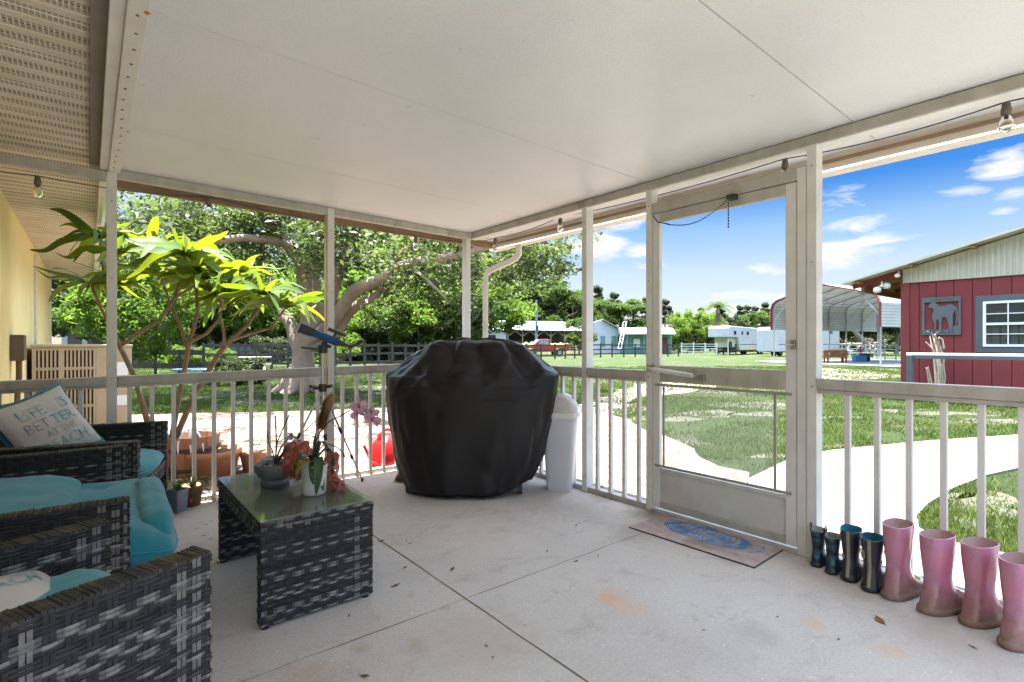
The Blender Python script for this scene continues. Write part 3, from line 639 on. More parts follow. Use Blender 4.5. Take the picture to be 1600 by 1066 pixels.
for px,dd,s in ((935,104,.78),(1010,108,.66),(1022,112,.70),(1040,104,.62),(1095,112,.55),(1125,108,.6),(1157,112,.58),(1168,116,.6),(1180,110,.56),(1195,112,.62),(765,100,1.1),(825,104,1.15),(870,108,1.05),(960,110,.74),(1330,110,.75),(1350,108,.8)):
    put(protoP,px,dd,s,'tall thin pine standing against the sky behind the woodland',gC)
put(protoA,1073,74,.66,'pale leafy tree just beyond the white gate, left of the first trailer','trees by the gate',sz=1.05)
put(protoA,1100,84,.75,'bright round tree between the pale leafy tree and the palm','trees by the gate')
put(protoB,905,58,.36,'small leafy tree in front of the open barn, behind the red pickup','trees by the gate')
for px,dd,s in ((1345,62,.7),(1372,58,.75),(1400,66,.8),(1318,66,.7),(1300,72,.7)):
    put(protoC,px,dd,s,'dark tree seen through the open carport, behind the far pasture','trees behind the carport')
gD='shrubs along the back fence'
for px,dd,s,pr in ((285,27,.45,protoS),(310,27.5,.42,protoS),(240,28,.4,protoS),(345,28,.4,protoS),(560,36,.9,protoD),(600,37,1.0,protoD),(640,38,.9,protoS),(675,38,.85,protoD),(535,34,.8,protoS),(505,40,1.,protoD),(715,40,1.,protoS),(430,34,.6,protoD)):
    put(pr,px,dd,s,'rounded shrub growing behind the dark board fence',gD)
put(protoS,1062,72,.5,'low yellow-green shrub beside the white gate','shrubs by the gate')
for px in (1090,1130,1170,1210,1260,1310,1350,1390,970,1040): put(protoD,px,86,1.25,'dark undergrowth shrub at the foot of the far woodland','undergrowth shrubs by the woodland')
put(protoA,205,17.5,.45,'small tree with several grey stems behind the air conditioner, left of the oak','trees behind the back pasture',sz=1.1)
put(protoD,372,16,.3,'small thin shrub on the lawn in front of the dark fence','shrubs on the lawn')
# palm
pm=thing('palm_tree','palm with shaggy brown skirt of dead fronds left of the horse trailer','tree',tuple(at(1121,HZ,68)*1.0)[:2]+(G,))
m=MB(); b0=at(1121,HZ,68); b0.z=G; m.tube([b0,b0+Vector((.1,0,3.4)),b0+Vector((.1,0,6.2))],[.3,.24,.2],9); part('trunk',m,M_bark2,pm)
def fronds(z,n,droop,L,mt,nm):
    m=MB(); c=b0+Vector((.1,0,z))
    for i in range(n):
        a_=i*2.4+random.random(); e=random.uniform(-.1,1)*droop[1]+droop[0]; pts=[]
        for j in range(7):
            t_=j/6; pts.append(c+Vector((math.cos(a_)*L*t_*math.cos(e),math.sin(a_)*L*t_*math.cos(e),L*t_*math.sin(e)-L*.55*t_*t_)))
        for j in range(6):
            p,q=pts[j],pts[j+1]; s=Vector((-math.sin(a_),math.cos(a_),0))
            for sg in (-1,1):
                for k in range(3):
                    r=p.lerp(q,k/3); m.add([r,r+(q-p)*.3,r+s*sg*L*.20+(q-p)*.7-Vector((0,0,L*.10))],[(0,1,2)],random.random())
    part(nm,m,mt,pm)
fronds(6.1,20,(.2,.9),2.2,M_leafB,'fronds'); fronds(5.6,14,(-1.2,.5),.95,MAT('dead_frond',(.14,.10,.065),(.09,.07,.05),3,.9,shade=.3),'dead_fronds')
# fences
M_fence=MAT('fence_board',(.030,.027,.026),(.055,.048,.043),6,.85,bs=.5,bscale=20,shade=.15)
M_fencew=MAT('white_fence',(.62,.62,.60),(.5,.5,.48),6,.6)
def fence(pts,label,n,h=1.25,rails=3,mat=None,bw_=.115,name='board_fence',pw=.10,cat='fence',group=None):
    f=thing(name,label,cat,tuple(pts[0]),group=group)
    tot=sum((Vector(b)-Vector(a)).length for a,b in zip(pts[:-1],pts[1:])); P=[];
    for s in range(n+1):
        d=tot*s/n
        for a,b in zip(pts[:-1],pts[1:]):
            L=(Vector(b)-Vector(a)).length
            if d<=L+1e-6: P.append(Vector(a).lerp(Vector(b),min(1,d/L))); break
            d-=L
    for p in P:
        m=MB(); m.bx(p.x-pw/2,p.x+pw/2,p.y-pw/2,p.y+pw/2,p.z,p.z+h+.05+random.uniform(-.03,.05)); part('post',m,mat or M_fence,f)
    for r in range(rails):
        z=h*(r+1)/rails-.08; m=MB()
        for a,b in zip(P[:-1],P[1:]): m.bar(a+Vector((0,0,z+random.uniform(-.02,.02))),b+Vector((0,0,z+random.uniform(-.02,.02))),.04,bw_,shade=random.random())
        part('rail_board',m,mat or M_fence,f)
    return f
A=lambda px,dd: (lambda q:(q.x,q.y,G))(at(px,HZ,dd))
fence([A(130,20.5),A(318,20.5)],'dark two-board fence panel left of the oak trunk beyond the patio lawn',5,1.02,2,bw_=.2)
fence([A(318,24),A(470,25),A(700,29),A(800,31)],'long dark board fence behind the oak trunk and grill cover',22,1.28,3)
fence([A(330,31),A(520,35),A(720,40)],'second dark board fence farther back across the pasture',18,1.3,3)
fence([A(800,42),A(870,44),A(940,49),A(1060,53)],'dark board fence in front of the red pickup and the sheds',15,1.25,3)
fence([A(1121,60),A(1150,60)],'short dark board fence between the white gate and the trailer',3,1.25,3)
fence([A(1400,38),A(1290,52),A(1240,58)],'pale pipe fence across the pasture behind the carport',12,1.25,4,mat=M_steel,bw_=.05,pw=.07)
fence([A(1065,57),A(1120,58)],'white tubular farm gate beside the palm tree',3,1.35,5,mat=M_fencew,bw_=.07,name='farm_gate',pw=.09,cat='gate')
# ================================================================ BUILDINGS AND YARD
def frame2(p,q):                         # local frame: origin p, u along p->q (horizontal), n = left normal
    p=Vector(p);q=Vector(q);u=(q-p);u.z=0;L=u.length;u.normalize();return p,u,Vector((-u.y,u.x,0)),L
def obox(m,F,a0,a1,b0,b1,z0,z1,shade=.5):
    p,u,n,L=F; vs=[]
    for z in (z0,z1):
        for a,b_ in ((a0,b0),(a1,b0),(a1,b1),(a0,b1)): q=p+u*a+n*b_; vs.append((q.x,q.y,p.z+z))
    m.add(vs,[(0,3,2,1),(4,5,6,7),(0,1,5,4),(1,2,6,5),(2,3,7,6),(3,0,4,7)],shade)
# --- red barn. face plane X = BX, normal -X
BX=14.6
M_red=MAT('red_siding',(.20,.028,.031),(.155,.022,.026),1.5,.75,bs=.15,bscale=50,stain=((.15,.025,.022),1.8,.66))
M_corr=MAT('cream_corrugated',(.50,.47,.38),(.42,.39,.31),2,.5,stain=((.30,.25,.18),2,.66))
M_redtrim=MAT('red_trim',(.20,.028,.03),None,3,.6)
M_white=MAT('white_paint',(.78,.78,.77),(.70,.70,.69),3,.45)
M_slate=MAT('slate_paint',(.085,.10,.115),(.07,.08,.095),3,.6)
M_pine=MAT('rafter_wood',(.34,.18,.09),(.26,.14,.07),4,.8)
barn=thing('barn','red board barn with cream corrugated gable, white window and horse sign, right','barn',(BX,2,-.12))
m=MB(); Y0,Y1=-9.0,3.62; bw2=.305; y=Y1; zt=2.56
m.bx(BX+.03,BX+7,Y0,Y1-.02,-.12,zt)
while y>Y0:
    m.bx(BX,BX+.029,y-bw2+.014,y,-.12,zt,random.random()); y-=bw2
part('wall',m,M_red,barn)
m=MB(); m.bx(BX-.03,BX-.001,3.50,3.64,-.12,2.60); m.bx(BX-.03,BX+6.9,3.64,3.66,-.12,2.6); part('corner_board',m,M_redtrim,barn)
zr=lambda y: 2.90+(3.6-y)*.262 if y>-2.7 else 2.90+(3.6+2.7)*.262-(-2.7-y)*.262
m=MB(); n_=270; 
ys_=[3.62-i*(12.4/n_/1.0) for i in range(n_+1)]
for i in range(n_):
    ya,yb=ys_[i],ys_[i+1]; xa=BX-.035-(.018 if i%2 else 0)
    vs=[(xa,ya,zt),(xa,yb,zt),(xa,yb,zr(yb)-.03),(xa,ya,zr(ya)-.03)]; m.add(vs,[(0,1,2,3)])
    xb=BX-.035-(.018 if (i+1)%2 else 0); m.add([(xa,yb,zt),(xb,yb,zt),(xb,yb,zr(yb)-.03),(xa,yb,zr(yb)-.03)],[(0,1,2,3)])
m.bx(BX-.03,BX+.02,-8.7,3.62,zt,2.88)
part('gable',m,M_corr,barn)
m=MB()
for y_a,y_b in ((4.75,-2.7),(-2.7,-9.6)):
    v1=[(BX-.42,y_a,zr(y_a)),(BX+7.2,y_a,zr(y_a)),(BX+7.2,y_b,zr(y_b)),(BX-.42,y_b,zr(y_b))]; v2=[(x,yy,z+.045) for x,yy,z in v1]
    m.add(v1+v2,[(0,3,2,1),(4,5,6,7),(0,1,5,4),(1,2,6,5),(2,3,7,6),(3,0,4,7)])
part('roof',m,MAT('metal_roof',(.55,.53,.45),(.45,.42,.34),2,.45),barn)
for i in range(7):
    yy=4.5-i*1.05; m=MB(); m.bx(BX-.36,BX+6.9,yy-.09,yy+.0,zr(yy)-.05,zr(yy)-.002); part('purlin',m,M_pine,barn)
# side lean-to porch beyond the corner
m=MB(); m.bar((BX+.02,3.67,2.86),(BX+.02,4.66,2.62),.06,.24,shade=.5); part('barge_board',m,M_redtrim,barn)
for i in range(6):
    x=BX+.55+i*1.1; m=MB(); m.bar((x,3.67,2.80),(x,4.6,2.57),.05,.14); part('rafter',m,M_pine,barn)
m=MB(); m.bx(BX+.1,BX+6.9,4.42,4.5,2.42,2.58); part('porch_beam',m,M_pine,barn)
for x in (BX+6.8,): m=MB(); m.bx(x-.06,x+.06,4.4,4.52,-.12,2.42); part('porch_post',m,M_pine,barn)
# flood lamp
fl=thing('flood_lamp','white twin-headed flood lamp under the red eave of the barn','lamp',(BX-.1,3.95,2.62)); m=MB()
q=at(1378,449,12.2); m.lathe([(0,-.06),(.05,-.055),(.055,-.01),(0,0)],q+Vector((0,0,.06)),12); part('mount',m,M_white,fl)
for sgn in (-1,1):
    c=q+Vector((RT[0]*.11*sgn,RT[1]*.11*sgn,-.02+.05*sgn)); m=MB(); m.lathe([(0,-.07),(.06,-.06),(.085,-.01),(.075,.05),(.03,.08),(0,.085)],c,14); part('lamp_head',m,M_white,fl)
m=MB(); m.tube([q+Vector((0,0,.05)),q+Vector((0,0,.13))],.02,6); part('stem',m,M_white,fl)
cm=MB(); q=at(1402,431,11.9); cm.lathe([(0,-.05),(.05,-.03),(.06,.02),(0,.06)],q,12); cm.tube([q,q+Vector((.12,0,.1))],.02,6); solo('security_camera',cm,M_white,'small white camera fixed on the red barge board of the barn','camera')
# window
def bp(px,py):                           # point on the barn face
    u=(px-800)/FOC; dx=FW[0]+RT[0]*u; d=BX/dx; return (FW[1]+RT[1]*u)*d, EYE+(HZ-py)/FOC*d
y0,zt_=bp(1524,463); _,zb_=bp(1524,551)
m=MB(); W0,W1=y0,y0-1.36; F_=.125
m.bx(BX-.03,BX-.002,W1,W0,zt_-F_,zt_); m.bx(BX-.03,BX-.002,W1,W0,zb_,zb_+F_); m.bx(BX-.03,BX-.002,W0-F_,W0,zb_+F_,zt_-F_); m.bx(BX-.03,BX-.002,W1,W1+F_,zb_+F_,zt_-F_)
wf=part('window_casing',m,M_slate,barn,.003)
a0,a1,c0,c1=W1+F_,W0-F_,zb_+F_,zt_-F_
m=MB(); k=.05
m.bx(BX-.05,BX-.004,a0,a1,c1-k,c1); m.bx(BX-.05,BX-.004,a0,a1,c0,c0+k); m.bx(BX-.05,BX-.004,a0,a0+k,c0+k,c1-k); m.bx(BX-.05,BX-.004,a1-k,a1,c0+k,c1-k)
cm_=(c0+c1)/2; m.bx(BX-.046,BX-.006,a0+k,a1-k,cm_-.025,cm_+.025)
for i in (1,2): yy=a0+k+(a1-a0-2*k)*i/3; m.bx(BX-.04,BX-.01,yy-.010,yy+.010,c0+k,cm_-.025); m.bx(BX-.04,BX-.01,yy-.010,yy+.010,cm_+.025,c1-k)
for zz in ((c0+k+cm_)/2,(c1-k+cm_)/2): m.bx(BX-.0385,BX-.0115,a0+k,a1-k,zz-.009,zz+.009)
wn_=part('window_sash',m,M_white,barn,.002)
m=MB(); m.bx(BX-.02,BX-.012,a0+k,a1-k,c0+k,c1-k); M_pane,nt,b=nodes('window_pane'); b.inputs['Base Color'].default_value=(.05,.06,.06,1); b.inputs['Roughness'].default_value=.06; b.inputs['Alpha'].default_value=.45; part('pane',m,M_pane,wn_)
m=MB(); m.grid(lambda u,v:(BX-.0045-.006*math.sin(u*46),a0+k+(a1-a0-2*k)*u,c0+k+v*(cm_-c0+.03-k+.02*math.sin(u*61))),90,2); part('curtain',m,MAT('lace_curtain',(.42,.42,.33),(.30,.32,.24),8,.9),wn_)
m=MB(); m.bx(BX-.003,BX-.0015,a0+k,a1-k,cm_,c1-k); part('dark_interior',m,M_dark,wn_)
# text helper
def text_geo(s,size=1.0,shear=0):
    cu=bpy.data.curves.new('t','FONT'); cu.body=s; cu.size=size; cu.shear=shear; cu.align_x='CENTER'; cu.resolution_u=2
    ob=bpy.data.objects.new('t',cu); COL.objects.link(ob); bpy.context.view_layer.update()
    me=bpy.data.meshes.new_from_object(ob); vs=[v.co.copy() for v in me.vertices]; fs=[tuple(p.vertices) for p in me.polygons]
    bpy.data.objects.remove(ob); bpy.data.curves.remove(cu); bpy.data.meshes.remove(me); return vs,fs
# horse sign
sg=thing('horse_sign','dark metal cut-out sign of a standing horse on the red barn wall','sign',(BX-.04,3,1.7))
sy0,sz1=bp(1441,466); sy1,sz0=bp(1502,523); sw=sy0-sy1; sh_=sz1-sz0
M_sign=MAT('sign_metal',(.10,.115,.125),(.075,.085,.095),4,.6)
def SP(a,b): return (BX-.03,sy0-a*sw,sz1-b*sh_)
m=MB()
for a,b_,c_,d_ in ((0,0,1,.125),(0,.86,1,1),(0,.125,.075,.86),(.94,.125,1,.86)):
    m.prism([SP(a,b_),SP(c_,b_),SP(c_,d_),SP(a,d_)],(-.012,0,0))
part('sign_frame',m,M_sign,sg)
hp=[(.19,.27),(.17,.22),(.22,.17),(.26,.10),(.30,.125),(.36,.14),(.42,.20),(.50,.25),(.60,.245),(.70,.205),(.80,.21),(.85,.26),(.91,.30),(.93,.5),(.91,.70),(.885,.72),(.895,.5),(.86,.34),(.83,.42),(.80,.50),(.80,.62),(.80,.86),(.70,.86),(.69,.70),(.66,.60),(.62,.53),(.54,.54),(.52,.66),(.51,.87),(.45,.87),(.45,.70),(.43,.60),(.39,.58),(.385,.72),(.375,.87),(.33,.87),(.33,.70),(.29,.60),(.27,.50),(.30,.40),(.31,.31),(.25,.28)]
m=MB(); m.prism([SP(a,b_) for a,b_ in hp],(-.010,0,0)); m.prism([SP(.8,.86),SP(.82,.78),(SP(.9,.74)),SP(.95,.76),SP(.95,.86)],(-.011,0,0)); part('horse_shape',m,M_sign,sg)
m=MB()
for s_,zc_,sc_ in (('LONE OAK',.105,.085),('STABLES',.965,.11)):
    vs,fs=text_geo(s_,1.0); wv=max(v.x for v in vs)-min(v.x for v in vs); k_=sw*.62/wv
    m.add([(BX-.0445,sy0-sw*.52-v.x*k_,sz1-sh_*zc_+v.y*sh_*sc_*1.25) for v in vs],fs)
part('lettering',m,MAT('cut_lettering',(.035,.04,.045),None,5,.7),sg)
# dry stems in front of the barn
ds=thing('dry_stems','bare pale branching stems of a pruned shrub before the red barn wall','plant',tuple(gp(1466,628,G))); m=MB(); r_=random.Random(4)
b0_=at(1466,HZ,11.2); b0_.z=G
for pts in ([(1464,640),(1463,600),(1460,560),(1452,525)],[(1466,640),(1468,590),(1464,545),(1456,520),(1448,518)],[(1467,640),(1474,600),(1469,560),(1466,528)],[(1463,630),(1452,600),(1448,575)],[(1466,630),(1470,600),(1469,570),(1462,548),(1447,535)],[(1470,640),(1468,610),(1470,570)],[(1462,630),(1464,560),(1456,545),(1446,535)],[(1466,640),(1466,580),(1458,540),(1462,522),(1466,518)],[(1470,580),(1466,545),(1461,523)],[(1466,640),(1476,560),(1468,540)]):
    m.tube([at(px+r_.uniform(-1,1),py,11.2+r_.uniform(-.15,.15)) for px,py in pts],[.03,.022,.016,.01,.006][:len(pts)],6)
for pts in ([(1463,628),(1455,595),(1450,572)],[(1468,628),(1477,592),(1474,560),(1466,540),(1468,526)],[(1475,545),(1472,530),(1467,527)]): m.tube([at(px,py,11.1) for px,py in pts],[.02,.014,.007,.006,.005][:len(pts)],6)
part('stem',m,MAT('dead_stem',(.45,.38,.29),(.33,.27,.2),8,.85),ds)
# outdoor hand rail
hr=thing('handrail','slate metal ramp rail with white top outside the porch, in front of the barn','railing',tuple(gp(1420,648,G)))
p0=at(1422,HZ,9.3); p0.z=G; rx=p0.x
m=MB(); m.bx(rx-.045,rx+.045,p0.y-.045,p0.y+.045,G,.955); part('post',m,M_slate,hr,.004)
m=MB(); m.bx(rx-.045,rx+.045,-3.6,-3.51,G,.955); part('post',m,M_slate,hr,.004)
m=MB(); m.bx(rx-.035,rx+.035,-3.7,p0.y+.05,.957,1.0); part('rail',m,M_white,hr,.005)
m=MB(); m.bx(rx-.03,rx+.03,-3.6,p0.y-.05,.90,.955); part('lower_rail',m,M_slate,hr,.004)
# --- carport
P1=at(1207,HZ,36); P3=at(1374,HZ,29.7); P1.z=P3.z=G
F=frame2(P1,P3); dep=12.2
cp=thing('carport','tall white metal carport with red trimmed arch and open sides beyond the lawn','carport',tuple(P1))
if F[2].dot(Vector((FW[0],FW[1],0)))<0: F=(F[0],F[1],-F[2],F[3])
W_=F[3]; H_e=4.15; H_r=5.0
def cprof(t):                            # arch profile, t 0..1 across
    pts=[(0,0),(0,H_e-.5),(.12,H_e-.18),(.42,H_e+.02),(W_/2,H_r),(W_-.42,H_e+.02),(W_-.12,H_e-.18),(W_,H_e-.5),(W_,0)]; return pts
prof=cprof(0)
def cpt(a,b_,z): q=F[0]+F[1]*a+F[2]*b_; return Vector((q.x,q.y,G+z))
nb=7
for i in range(nb):
    b_=.15+(dep-.3)*i/(nb-1); m=MB(); m.tube([cpt(a,b_,z) for a,z in prof],.045,4,smooth=False)
    for s_ in (0,1):
        a0_,a1_=(0,1.3) if s_==0 else (W_,W_-1.3); m.tube([cpt(a0_,b_,H_e-1.3),cpt(a1_,b_,H_e+.30)],.035,4,smooth=False)
    part('frame_hoop',m,M_steel,cp)
M_cw=MAT('carport_sheet',(.66,.66,.66),(.58,.58,.58),1,.45)
sidebot=2.25
m=MB()
pr=[(-.06,sidebot),(-.06,H_e-.5),(.08,H_e-.13),(.40,H_e+.09),(W_/2,H_r+.07),(W_-.40,H_e+.09),(W_-.08,H_e-.13),(W_+.06,H_e-.5),(W_+.06,sidebot)]
def sheetseg(m,pa,pb,n):
    # flat strips; narrow dark bands paint the shade of ribs along the run
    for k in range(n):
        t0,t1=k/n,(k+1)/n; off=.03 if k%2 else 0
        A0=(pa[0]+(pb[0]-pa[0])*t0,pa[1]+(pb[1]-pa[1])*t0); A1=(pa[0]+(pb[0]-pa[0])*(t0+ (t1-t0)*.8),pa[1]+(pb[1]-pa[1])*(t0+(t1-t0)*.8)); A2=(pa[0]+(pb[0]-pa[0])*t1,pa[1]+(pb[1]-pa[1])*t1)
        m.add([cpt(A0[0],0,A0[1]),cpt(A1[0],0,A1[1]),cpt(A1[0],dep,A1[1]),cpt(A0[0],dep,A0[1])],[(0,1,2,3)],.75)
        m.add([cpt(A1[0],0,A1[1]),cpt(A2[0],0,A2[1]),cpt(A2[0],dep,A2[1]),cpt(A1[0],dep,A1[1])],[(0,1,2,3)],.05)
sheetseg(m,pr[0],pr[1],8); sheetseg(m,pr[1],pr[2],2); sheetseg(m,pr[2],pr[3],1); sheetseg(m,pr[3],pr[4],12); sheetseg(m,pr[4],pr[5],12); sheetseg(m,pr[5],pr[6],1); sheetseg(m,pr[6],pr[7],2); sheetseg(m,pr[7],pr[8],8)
M_cws=MAT('carport_sheet_ribshade',(.36,.37,.37),(.30,.31,.31),1,.45,shade=.45)
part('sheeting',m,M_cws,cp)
m=MB(); 
for i in range(len(pr)-1): m.bar(cpt(pr[i][0],-.04,pr[i][1]),cpt(pr[i+1][0],-.04,pr[i+1][1]),.05,.20,up=F[2].cross(Vector((pr[i+1][0]-pr[i][0],0,pr[i+1][1]-pr[i][1]))) if False else F[2])
part('arch_trim',m,M_redtrim,cp)
m=MB(); m.tube([cpt(pr[8][0],0,sidebot),cpt(pr[8][0],0,0)],.05,4,smooth=False); part('front_leg',m,M_steel,cp)
for b_ in (2.2,4.2,6.2,8.2,10.2):
    m=MB(); m.tube([cpt(W_+.06,b_,sidebot),cpt(W_+.06,b_,0)],.04,4,smooth=False); part('side_leg',m,M_steel,cp)
m=MB(); v_=[cpt(-.8,-.9,.02),cpt(W_+1.2,-.9,.02),cpt(W_+1.2,dep+.5,.02),cpt(-.8,dep+.5,.02)]; m.prism(v_,(0,0,.04)); struct('carport_pad',m,MAT('pad_concrete',(.36,.36,.36),(.30,.30,.31),2,.9))
sheet('dirt_track',wob([gxy(1275,574),gxy(1340,578),gxy(1378,583),gxy(1420,588),gxy(1370,592),gxy(1300,596),gxy(1270,594)],.4,5.),-.11,M_gravel)
# bench, bin, table and chair under the carport
M_bench=MAT('varnished_wood',(.24,.085,.03),(.17,.06,.02),5,.5)
bn=thing('bench','brown wooden bench with a cut-out slatted back, left of the blue bin on the pad','bench',tuple(gp(1304,565,-.06)))
q0=gp(1287,567,-.06); q1=gp(1323.5,567,-.06); Fb=frame2(q0,q1); Lb=Fb[3]
if Fb[2].dot(Vector((FW[0],FW[1],0)))<0: Fb=(Fb[0],Fb[1],-Fb[2],Lb)
m=MB(); obox(m,Fb,0,Lb,0,.5,.38,.44); part('seat',m,M_bench,bn)
m=MB(); obox(m,Fb,0,Lb,-.05,.0,.68,.82); obox(m,Fb,0,Lb,-.05,.0,.34,.48); obox(m,Fb,0,.3,-.05,0,.48,.68); obox(m,Fb,Lb-.3,Lb,-.05,0,.48,.68)
for i in range(6): obox(m,Fb,.42+i*(Lb-.95)/5,.52+i*(Lb-.95)/5,-.04,-.01,.48,.68)
part('backrest',m,M_bench,bn)
for a in (0,.22,Lb-.3,Lb-.1):
    m=MB(); obox(m,Fb,a,a+.09,-.04,.04 if a in (.22,) else .05,0,.38); part('leg',m,M_bench,bn)
for a in (0,Lb-.08):
    m=MB(); obox(m,Fb,a,a+.08,.45,.5,0,.62); obox(m,Fb,a,a+.08,0,.5,.62,.66); part('arm',m,M_bench,bn)
bi=thing('storage_bin','blue plastic bin between the brown bench and the folding table','bin',tuple(gp(1339,565,-.06)))
q0=gp(1330,565,-.06); q1=gp(1348,565,-.06); Fb=frame2(q0,q1)
m=MB(); obox(m,Fb,.03,Fb[3]-.03,-.45,0,0,.42); part('body',m,MAT('blue_plastic',(.02,.22,.50),None,4,.4),bi,.02)
m=MB(); obox(m,Fb,0,Fb[3],-.48,.03,.36,.42); obox(m,Fb,.25,Fb[3]-.25,.03,.045,.18,.25); part('rim',m,MAT('blue_plastic_rim',(.03,.28,.60),None,4,.4),bi,.01)
tb_=thing('folding_table','pale folding table with splayed white legs right of the blue bin','table',tuple(gp(1358,566,-.06)))
q0=gp(1325,562,-.06); q1=gp(1372,564,-.06); Fb=frame2(q0,q1)
m=MB(); obox(m,Fb,0,Fb[3],-.7,0,.70,.74); part('tabletop',m,M_white,tb_)
for a in (.2,Fb[3]-.5):
    for s_ in (-.25,.25): m=MB(); m.tube([Fb[0]+Fb[1]*(a+.15)+Vector((0,0,.70)),Fb[0]+Fb[1]*(a+.15+s_)],.02,5); part('leg',m,M_white,tb_)
for px,c_,nm,lb in ((1345,(.12,.03,.03),'toolbox','dark red toolbox sitting on the folding table'),(1337,(.05,.06,.06),'tray','low dark tray on the left end of the folding table')):
    q=at(px,HZ,33.2); q.z=.66; m=MB(); m.bx(q.x-.2,q.x+.2,q.y-.12,q.y+.12,.662,.662+(.18 if nm=='toolbox' else .07)); m.bx(q.x-.1,q.x+.1,q.y-.02,q.y+.02,.662,.9 if nm=='toolbox' else .75); solo(nm,m,MAT(nm+'_paint',c_,None,4,.5),lb,'toolbox' if nm=='toolbox' else 'tray')
mw=thing('garden_cart','dark wheeled garden cart standing beside the folding table legs','cart',tuple(gp(1354,565,-.06))); q=gp(1354,565,-.06)
m=MB(); m.bx(q.x-.35,q.x+.35,q.y-.3,q.y+.3,.25,.5); part('tub',m,M_dark,mw,.02)
for s_ in (-.28,.28): m=MB(); c_=q+Vector((s_,0,.16)); m.tube([c_-Vector((.03,0,0)),c_+Vector((.03,0,0))],.16,12); part('wheel',m,M_dark,mw)
# fallen dead tree behind
dt=thing('dead_tree','fallen bleached tree trunk leaning in the pasture behind the carport','log',tuple(at(1340,HZ,55))[:2]+(G,)); m=MB()
m.tube([at(1357,541,55),at(1344,528,55),at(1334,516,55),at(1331,505,55)],[.32,.28,.2,.08],8); m.tube([at(1336,520,55),at(1350,503,55),at(1352,480,55),at(1346,470,55)],[.2,.12,.08,.04],6); m.tube([at(1320,556,55),at(1330,536,55)],[.2,.14],7)
part('trunk',m,MAT('bleached_wood',(.20,.18,.16),(.14,.125,.11),3,.9),dt)
m=MB(); 
for i in range(20): q=at(1352+random.gauss(0,9),540+random.gauss(0,3),56); m.tube([q,q+Vector((random.gauss(0,1),random.gauss(0,1),random.gauss(0,.4)))],[.15,.05],5)
solo('brush_pile',m,M_bark2,'heap of brown brushwood beside the fallen trunk behind the carport','brush pile')
# --- horse trailers
M_tr=MAT('trailer_skin',(.45,.47,.51),(.38,.40,.45),1.5,.35,stain=((.5,.48,.44),1.2,.68)); M_tan=MAT('trailer_lower',(.50,.47,.38),(.42,.39,.31),3,.5); M_tyre=MAT('tyre',(.025,.025,.027),None,9,.8); M_blue=MAT('trailer_stripe',(.03,.07,.20),None,4,.4); M_glass=MAT('tinted_glass',(.03,.035,.045),None,4,.1)
def trailer(px0,px1,dd,dd1,label,goose=True):
    p=at(px0,HZ,dd); q=at(px1,HZ,dd1); p.z=q.z=G; Fq=frame2(p,q); L=Fq[3]
    if Fq[2].dot(Vector((FW[0],FW[1],0)))<0: Fq=(Fq[0],Fq[1],-Fq[2],L)
    t=thing('horse_trailer',label,'trailer',tuple(p),group='horse trailers parked by the woods'); H=3.35; Wd=2.4
    m=MB(); a_=1.0 if goose else 0
    O,u,n,_=Fq
    side=[(0,2.05),(2.6,2.05),(3.1,.55),(L,.55),(L,3.0),(L-3,3.15),(3.2,3.28),(.3,3.3),(0,3.1)] if goose else [(0,.5),(L,.5),(L,2.9),(.25,3.0),(0,2.7)]
    m.prism([O+u*a+Vector((0,0,z)) for a,z in side],n*Wd); part('body',m,M_tr,t,.05)
    if goose:
        m=MB(); obox(m,Fq,.95,3.0,.35,Wd-.35,.9,2.04); part('nose',m,M_tan,t,.02)
        m=MB(); m.tube([O+u*1.0+n*.3+Vector((0,0,1.15))-n*.12,O+u*1.0+n*.3+Vector((0,0,1.15))],.42,18); part('spare_wheel',m,M_tyre,t)
        m=MB(); obox(m,Fq,.55,.62,.3,.37,0,2.04); part('landing_leg',m,M_white,t)
    m=MB(); obox(m,Fq,3.2 if goose else .05,L-.05,-.006,-.001,1.18,1.26); part('stripe',m,M_dark if goose else M_blue,t)
    m=MB(); obox(m,Fq,1.0,L-.4,.3,Wd-.3,.42,.54); part('chassis',m,M_dark,t)
    for a in ((1.35,2.0,),(3.6,4.0),(5.2,5.8)):
        if a[1]<L: m=MB(); obox(m,Fq,a[0],a[1],-.03,-.004,2.35,2.75); part('window',m,M_glass,t)
    m=MB(); m.add([O+u*a-n*.004+Vector((0,0,z)) for a,z in ((3.25,.6),(L,.6),(L,.95),(3.25,.95))],[(0,1,2,3)]); part('lower_panel',m,M_tan,t)
    for a in (L*.62,L*.62+.95):
        for b_ in (.06,Wd-.3):
            m=MB(); c=O+u*a+n*b_+Vector((0,0,.38)); m.tube([c,c+n*.24],.38,18); wq=part('wheel',m,M_tyre,t)
            m=MB(); m.tube([c-n*.006,c+n*.05],.2,14); part('rim',m,M_white,wq)
        m=MB(); 
    m=MB(); obox(m,Fq,L*.62-.5,L*.62+1.45,-.12,.05,.80,.88); part('mudguard',m,M_chrome,t)
    return t
trailer(1139,1213,58,69,'long white gooseneck horse trailer parked on the grass, overhanging nose to the left')
trailer(1216,1255,52,54,'white horse trailer with blue stripe behind the carport legs, left one of two',False)
trailer(1286,1312,54,56,'white horse trailer end seen through the carport, above the brown bench',False)
